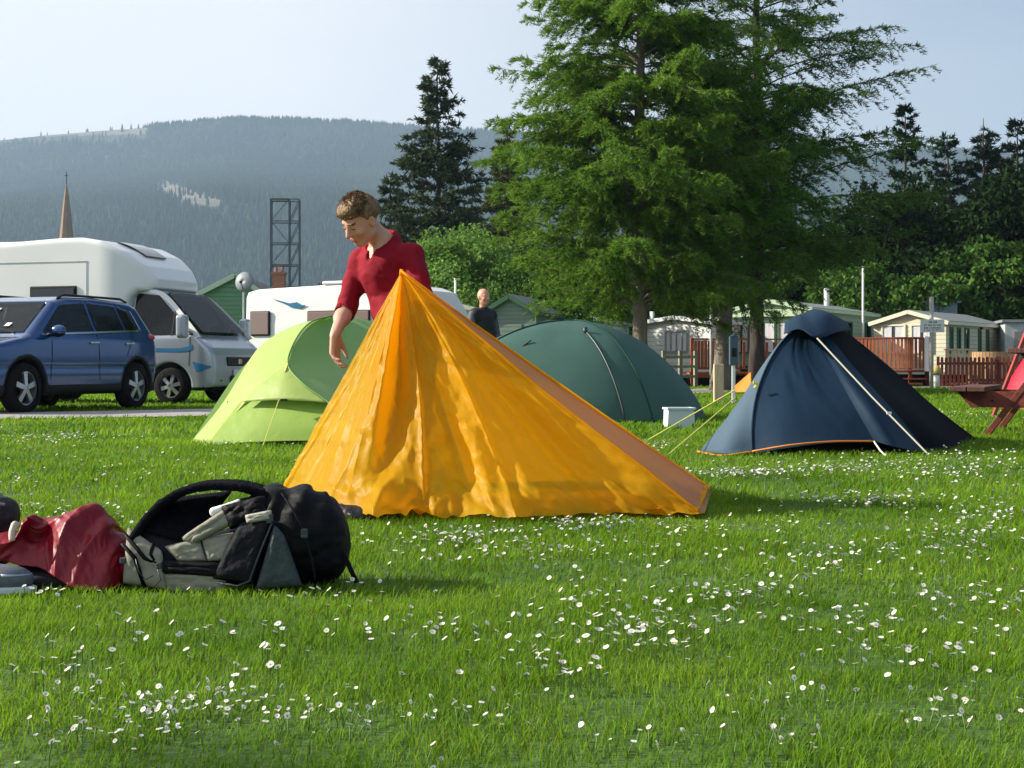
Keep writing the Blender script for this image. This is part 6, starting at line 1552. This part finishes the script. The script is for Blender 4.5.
def bald_person():
    d = 21.8; c = G(483, d); root = empty('person', c, 'bald person in a black gilet over grey sleeves standing behind the tents', 'person'); root.scale = (1.04, 1.04, 1.04)
    fr = v3(.62, -.78, 0) / 1.0; fr /= np.linalg.norm(fr); rt = np.cross(fr, v3(0, 0, 1)); up = v3(0, 0, 1)
    Z = 1.60; hc = v3(.01, 0, Z + .105); R = np.stack([np.cross(fr, up), fr, up], 1)
    sh = Z - .16; rs = -rt * -.19 + v3(0, 0, sh); ls = rt * -.19 + v3(0, 0, sh)
    def limbs(s, g, arms=True, legs=True, tors=True):
        if tors: s.cap((0, 0, .98), (0, 0, 1.12), .125 + g, .125 + g, .04); s.cap((0, 0, 1.12), (0, 0, 1.36), .125 + g, .14 + g, .05); s.cap(rs * .75 + v3(0, 0, sh * .25), ls * .75 + v3(0, 0, sh * .25), .075 + g, None, .05)
        for q, S in ((1, rs), (-1, ls)):
            e = S + rt * q * .07 + v3(0, 0, -.29) ; w = e + fr * .10 + v3(0, 0, -.22)
            if arms: s.cap(S, e, .05 + g, .042 + g, .02); s.cap(e, w, .042 + g, .030 + g, .01)
            if legs: s.cap(rt * q * .09 + v3(0, 0, .92), rt * q * .10 + v3(0, 0, .48), .09 + g, .062 + g, .03); s.cap(rt * q * .10 + v3(0, 0, .48), rt * q * .10 + v3(0, 0, .06), .062 + g, .045 + g, .02)
        return [S + rt * q * .07 + v3(0, 0, -.29) + fr * .10 + v3(0, 0, -.22) for q, S in ((1, rs), (-1, ls))]
    s = SDF((-.45, -.45, -.02), (.45, .45, 1.9), .012); ws = limbs(s, 0); s.cap((0, 0, 1.40), hc + v3(0, 0, -.05), .062, .058, .03); head_sdf(s, hc, R, 1.08)
    for q, w in zip((1, -1), ws): hand_sdf(s, w, v3(0, 0, -1) + fr * .2, -rt * q, .5, side=q, sc=1.05)
    for q in (1, -1): s.cap(rt * q * .10 + v3(0, 0, .045), rt * q * .10 + v3(0, 0, .04) + fr * .17, .042, .036, .02)
    s.build('body', [mat('skin_tan', (.55, .27, .18), .45, var=.08, scale=9)], root)
    s = SDF((-.45, -.45, .8), (.45, .45, 1.7), .012); limbs(s, .014, arms=True, legs=False, tors=False); s.box((0, 0, .80), (.5, .5, .06), 0, .01, cut=True); s.build('sleeves', [mat('grey_sleeve', (.10, .10, .12), .8, var=.1)], root)
    s = SDF((-.45, -.45, .8), (.45, .45, 1.7), .012); limbs(s, .026, arms=False, legs=False); s.cap((0, 0, 1.36), (0, 0, 1.52), .10, .078, .04); s.cap((0, 0, 1.50), (0, 0, 1.7), .058, None, .01, cut=True); s.noise(.012, 16, 4, 2); s.build('gilet', [mat('black_gilet', (.010, .010, .013), .7)], root)
    s = SDF((-.45, -.45, 0), (.45, .45, 1.1), .012); limbs(s, .014, arms=False, tors=False); s.cap((0, 0, .92), (0, 0, 1.0), .13, .13, .03); s.build('trousers', [M['jeans']], root)
bald_person()

# ================================================================== BAGS
def rucksack():
    D0 = 4.42; S = F_PX / D0; root = empty('rucksack', G(235, D0), 'big black and grey rucksack lying on the grass with its padded hip belt up', 'rucksack')
    X = lambda px: (px - 235) / S; Zc = lambda py: (592 - py) / S
    blk = mat('black_nylon', (.004, .004, .006), .6, var=.2, scale=14, bump=.2, bscale=45, spec=.14); gry = mat('grey_nylon', (.27, .26, .21), .8, spec=.15, var=.10, scale=14, bump=.2, bscale=60)
    sla = mat('slate_nylon', (.06, .075, .085), .7, spec=.15, var=.12, scale=14, bump=.4, bscale=60); meshm = mat('mesh_padding', (.007, .007, .010), .9, spec=.05, var=.2, scale=50, bump=.5, bscale=160)
    dk = mat('charcoal_nylon', (.013, .014, .018), .7, spec=.1, var=.12, scale=20, bump=.3, bscale=60)
    pt = lambda px, py, y=0.0: (X(px), y, Zc(py))
    def sd(name, h, fn, mt, lo=(125, 480), hi=(365, 600), y0=-.22, y1=.35, nz_=(.004, 14), mfun=None, par=None):
        s = SDF((X(lo[0]), y0, -.02), (X(hi[0]), y1, Zc(lo[1])), h); fn(s)
        if nz_: s.noise(nz_[0], nz_[1], 7, 3)
        return s.build(name, mt if isinstance(mt, list) else [mt], par or root, mfun=mfun)
    # main pack: lid end to the right, tapering to the base at the left
    def main(s):
        s.ell(pt(292, 545, .08), (.165, .15, .160), .03); s.ell(pt(312, 540, .08), (.10, .135, .135), .04); s.ell(pt(270, 520, .10), (.13, .12, .085), .04); s.ell(pt(255, 560, .10), (.17, .12, .10), .05)
        s.box(pt(200, 566, .10), (.20, .12, .075), .05, .04); s.ell(pt(322, 560, .08), (.07, .12, .10), .03)
        m = abs(s.F) < .05; I = np.nonzero(m); x, y, z = s.ax[0][I[0]], s.ax[1][I[1]], s.ax[2][I[2]]
        s.F[m] += .010 * np.sin(x * 55 + 6 * fbm(x * 5, y * 5, z * 9, 3, 2)) * np.exp(-((z - .29) / .07) ** 2) * (x < .28) + .006 * fbm(x * 12, y * 12, z * 40, 5, 2) + .012 * (.28 - np.abs(fbm(x * 9 + z * 4, y * 7, z * 8 - x * 5, 15, 2)))
    sd('main_compartment', .006, main, blk)
    # sewn panels: each a cushioned patch stretched over the pack's side
    def cush(name, c, mt, bulge=.012, nz=.004, n=22, m=18, seed=0, th=.006):
        p = [np.array(pt(*q)) for q in c]; A = coons([p[0], p[1]], [p[3], p[2]], [p[0], p[3]], [p[1], p[2]], n, m)
        u = np.linspace(0, 1, n)[:, None]; v = np.linspace(0, 1, m)[None]; N = gnormal(A); N *= -1 if N[..., 1].mean() > 0 else 1
        w = (np.clip(np.minimum(u, 1 - u) * 7, 0, 1) * np.clip(np.minimum(v, 1 - v) * 7, 0, 1)) ** .6
        A = A + N * (w * bulge + nz * w * fbm(u * 5, v * 4, 0, seed, 3) + nz * 1.2 * w * (.4 - np.abs(fbm(u * 3 + v * 4, v * 3, 0, seed + 3, 2))))[..., None]
        mb = MB(); mb.grid(A); return mb.build(name, mt, root, smooth=True, solid=th)
    sd('core', .006, lambda s: (s.box(pt(188, 566, .07), (.165, .11, .075), .04, .02), s.box(pt(165, 545, .08), (.09, .09, .045), .03, .03, R=Matrix.Rotation(.35, 3, 'Y'))), dk, nz_=(.004, 20))
    cush('back_padding', [(146, 509, .16), (222, 500, .15), (195, 549, -.03), (136, 532, -.02)], meshm, .014, .006, seed=1)
    cush('base_panel', [(131, 531, -.03), (166, 553, -.055), (172, 591, -.055), (126, 586, -.03)], gry, .012, .006, seed=2)
    cush('grey_facet', [(169, 549, -.05), (203, 541, -.055), (211, 562, -.066), (184, 563, -.06)], gry, .008, .005, seed=3)
    cush('grey_facet', [(206, 541, -.055), (238, 535, -.055), (229, 561, -.075), (213, 562, -.070)], gry, .008, .005, seed=4)
    cush('lower_band', [(170, 576, -.060), (232, 572, -.080), (230, 592, -.075), (172, 592, -.056)], gry, .008, .005, seed=5)
    cush('shadow_flap', [(168, 562, -.062), (226, 564, -.085), (228, 577, -.088), (168, 573, -.066)], blk, .008, .004, seed=6)  # black flap that also paints the shadow between the grey panels
    cush('shoulder_pad', [(187, 541, -.05), (228, 513, -.055), (238, 524, -.062), (198, 545, -.062)], gry, .014, .006, seed=7, th=.012)
    cush('lid_fold', [(226, 510, -.05), (268, 500, -.055), (270, 513, -.08), (236, 530, -.075)], blk, .016, .010, seed=12, th=.012)
    sd('white_liner', .0045, lambda s: (s.cap(pt(216, 515, -.045), pt(241, 504, -.04), .013, .008, .01),), mat('white_liner', (.80, .80, .80), .7), nz_=(.004, 50))
    # black front pocket with zip, slate side panel
    cush('front_pocket', [(246, 524, -.085), (277, 519, -.10), (258, 582, -.105), (219, 578, -.088)], dk, .016, .005, 26, 26, seed=8)
    mb = MB(); mb.tube([pt(279, 521, -.112), pt(268, 548, -.118), pt(256, 580, -.112), pt(244, 585, -.106), pt(224, 582, -.095)], .0035, 6); mb.build('zip', sla, root, smooth=True)
    cush('side_panel', [(280, 526, -.10), (289, 536, -.10), (306, 586, -.085), (262, 588, -.10)], sla, .018, .006, 26, 26, seed=9)
    cush('lid_roll', [(252, 517, -.098), (277, 512, -.105), (277, 519, -.110), (254, 523, -.104)], mat('pale_strap', (.36, .35, .30), .7), .008, .003, seed=10, th=.008)
    # hip belt arching over the top
    def belt(s):
        pts = catmull([pt(136, 541, .02), pt(150, 521, .03), pt(172, 501, .04), pt(200, 491.5, .05), pt(235, 491.5, .06), pt(266, 500, .07)], 24)
        for i in range(23):
            for yy in (-.06, -.04, -.02, 0, .02, .04, .06): s.cap(pts[i] + v3(0, yy, 0), pts[i + 1] + v3(0, yy, 0), .012, .012, .008)
    sd('hip_belt', .0045, belt, meshm, nz_=(.003, 30))
    mb = MB()
    for i, pp in enumerate((((130, 536), (150, 560), (166, 566)), ((127, 545), (140, 560), (150, 590)), ((158, 545), (156, 556), (160, 562)))):
        mb.tube([pt(a, b, -.06) for a, b in pp], .007, 6)
    mb.build('webbing', blk, root, smooth=True)
    mb = MB(); mb.tube([pt(142, 560, -.075), pt(146, 572, -.085), (X(152), -.08, Zc(580)), (X(160), -.08, Zc(576))], .0018, 5); mb.tube([pt(163, 565, -.085), pt(168, 580, -.09), pt(162, 586, -.09)], .0018, 5); mb.build('elastic_cord', M['pole_dark'], root, smooth=True)
    for (px, py, w_) in ((131, 561, .02), (166, 566, .018), (219, 590, .02), (240, 592, .016)):
        mb = MB(); mb.box(pt(px, py, -.09), (w_, .012, .02)); mb.build('buckle', sla, root, bevel=.004)
    # compression straps and seams round the lid end
    def wrap(pp, w_=.016, nm='compression_strap', mt=dk, t=.004):
        q = [Vector(pt(*a)) for a in pp]; mb = MB()
        for a, b in zip(q, q[1:]): mb.bar(a, b, t, w_, 0, (0, 1, 0))
        mb.build(nm, mt, root, bevel=.001)
    wrap([(284, 497, -.035), (297, 512, -.075), (308, 532, -.092), (315, 556, -.088), (318, 580, -.06)]); wrap([(262, 501, -.06), (272, 514, -.085), (280, 524, -.112)], .02)
    for (px, py, yy) in ((309, 534, -.098), (276, 519, -.112)):
        mb = MB(); mb.box(pt(px, py, yy), (.022, .010, .030)); mb.build('buckle', sla, root, bevel=.004)
    # loose straps at the lid end
    for pp in (((338, 553), (346, 566), (356, 588)), ((326, 566), (331, 576), (333, 592)), ((318, 570), (322, 583), (330, 591))):
        mb = MB(); q = [Vector(pt(a, b, .02)) for a, b in pp]; q[-1].z = max(q[-1].z, .012)
        for a, b in zip(q, q[1:]): mb.bar(a, b, .015, .004, 0, (0, 1, .2))
        mb.build('strap', blk, root)
rucksack()

def red_bundle():
    D0 = 4.44; S = F_PX / D0; root = empty('red_jacket', G(60, D0), 'crumpled shiny red jacket heaped on the grass left of the rucksack', 'jacket')
    X = lambda px: (px - 60) / S; Zc = lambda py: (589 - py) / S; pt = lambda px, py, y=0.0: (X(px), y, Zc(py))
    red = mat('red_nylon', (.22, .002, .012), .42, var=.1, scale=6, bump=.15, bscale=20, spec=.4, transl=.10)
    # a thin shell thrown in a heap: back edge on the grass, over the ridge, then down to a ragged front hem
    back = [pt(-40, 585, .22), pt(20, 560, .24), pt(60, 560, .26), pt(100, 570, .24), pt(122, 588, .16)]
    top_ = [pt(-45, 556, .03), pt(-5, 540, .0), pt(18, 534, -.02), pt(25, 519, -.02), pt(34, 530, .0), pt(58, 517.5, .04), pt(88, 514.5, .04), pt(108, 528, .03), pt(125, 566, .05)]
    hem = [pt(-45, 580, -.04), pt(-8, 560, -.06), pt(8, 561, -.07), pt(26, 564, -.08), pt(50, 568, -.09), pt(74, 580, -.10), pt(91, 587, -.11), pt(108, 588, -.10), pt(127, 588, -.02)]
    nu, nv = 190, 120; cb, ct, ch = catmull(back, nu), catmull(top_, nu), catmull(hem, nu)
    vv = np.linspace(0, 1, nv); A = np.zeros((nu, nv, 3)); mid = (ct + ch) / 2 + np.array([0, -.035, .02])
    for i_ in range(nu):
        A[i_] = catmull([cb[i_], (cb[i_] + ct[i_]) / 2 + np.array([0, .02, .03]), ct[i_], mid[i_], ch[i_]], nv)
    u = np.linspace(0, 1, nu)[:, None]; v = vv[None]; N = gnormal(A); N *= -1 if N[:, nv * 2 // 3, 1].mean() > 0 else 1
    # folds gather towards the low right corner of the hem
    uc = .80; fu = uc + (u - uc) * (1.9 - 1.0 * v)
    r1 = 1 - np.abs(fbm(fu * 4, v * 1.3, 0, 41, 2)) * 2.2; r2 = 1 - np.abs(fbm(fu * 8 + v * 2, v * 2.5, 0, 42, 2)) * 2.4; r3 = 1 - np.abs(fbm(u * 24 - v * 9, v * 12, 0, 43, 2)) * 2.5
    A = A + N * ((.034 * r1 + .010 * r2 + .002 * r3 - .022) * np.clip(v * 5, 0, 1))[..., None]
    hol = np.exp(-(((u - .47) / .10) ** 2 + ((v - .78) / .18) ** 2)); A = A + np.array([0, .10, 0]) * hol[..., None]
    A[..., 2] = np.maximum(A[..., 2], .004); mb = MB(); mb.grid(A); mb.build('jacket_shell', red, root, smooth=True, solid=.0025)
    s = SDF((X(-60), -.2, -.02), (X(110), .2, Zc(540)), .006); s.ell(pt(45, 582, .02), (.16, .12, .045), .02); s.ell(pt(95, 584, .03), (.08, .10, .035), .02); s.noise(.012, 20, 4, 2); s.build('jacket_undershade', [mat('jacket_undershade', (.012, .010, .014), .9)], root)  # dark lump standing in for the shade under the jacket
    mb = MB(); A = coons([pt(18, 524, -.055), pt(22, 521, -.06), pt(26, 524, -.05)], [pt(16, 540, -.06), pt(19, 541, -.065), pt(22, 540, -.06)], [pt(18, 524, -.055), pt(16, 532, -.06), pt(16, 540, -.06)], [pt(26, 524, -.05), pt(22, 532, -.062), pt(22, 540, -.06)], 6, 8)
    mb.grid(A); mb.build('pale_facing', mat('pale_lining', (.62, .50, .42), .7), root, smooth=True, solid=.004)
    # black bag behind it
    root2 = empty('black_bag', G(2, 4.6), 'small black stuff bag behind the red jacket at the left edge', 'bag'); s = SDF((-.25, -.15, -.02), (.16, .2, .32), .006); S2 = F_PX / 4.6
    s.ell((-.03, 0, .205), (.085, .08, .075), .02); s.ell((-.08, 0, .10), (.09, .09, .12), .04); s.noise(.012, 24, 3, 3); s.build('bag_body', [mat('black_cloth', (.018, .018, .02), .7, bump=.5, bscale=40)], root2)
    mb = MB(); mb.tube([(-.06, -.07, .24), (-.02, -.09, .262), (.03, -.06, .25)], .006, 6); mb.build('drawcord', M['galv'], root2, smooth=True)
    # shoe, toe towards the viewer's right
    root3 = empty('walking_shoe', G(8, 4.30), 'grey walking shoe with pale sole lying at the left edge beside the red jacket', 'shoe')
    s = SDF((-.2, -.12, -.01), (.14, .12, .14), .0045); s.ell((-.02, 0, .045), (.10, .048, .046), .01); s.ell((-.10, 0, .055), (.08, .045, .055), .02); s.box((0, 0, -.05), (.3, .3, .055), .0, .003, cut=True); s.ell((-.13, 0, .12), (.05, .028, .05), .006, cut=True)
    s.build('upper', [mat('shoe_mesh', (.10, .11, .14), .7, var=.2, scale=60)], root3)
    mb = MB(); n = 30; ring = []
    lo = [((-.045 + .132 * math.cos(2 * PI * q / n)), .053 * math.sin(2 * PI * q / n)) for q in range(n)]
    mb.prism(lo, (0, 0, .004), (1, 0, 0), (0, 1, 0), .022); mb.build('sole', mat('pale_sole', (.55, .58, .66), .5), root3, bevel=.006)
    mb = MB()
    A = np.array([[(-.045 + .118 * math.cos(a) * r_, .05 * math.sin(a) * r_ - 0, .060 + .03 * (1 - r_)) for r_ in (.75, .9, 1.0)] for a in np.linspace(-1.2, 1.2, 16)]); mb.grid(A); mb.build('toe_cap', mat('toe_cap', (.40, .44, .52), .45), root3, smooth=True, solid=.006)
    for k in range(4):
        mb = MB(); mb.tube([(-.06 + .018 * k, -.022, .088 - .004 * k), (-.055 + .018 * k, 0, .097 - .004 * k), (-.06 + .018 * k, .022, .088 - .004 * k)], .003, 5); mb.build('lace', M['cord_white'], root3, smooth=True)
red_bundle()
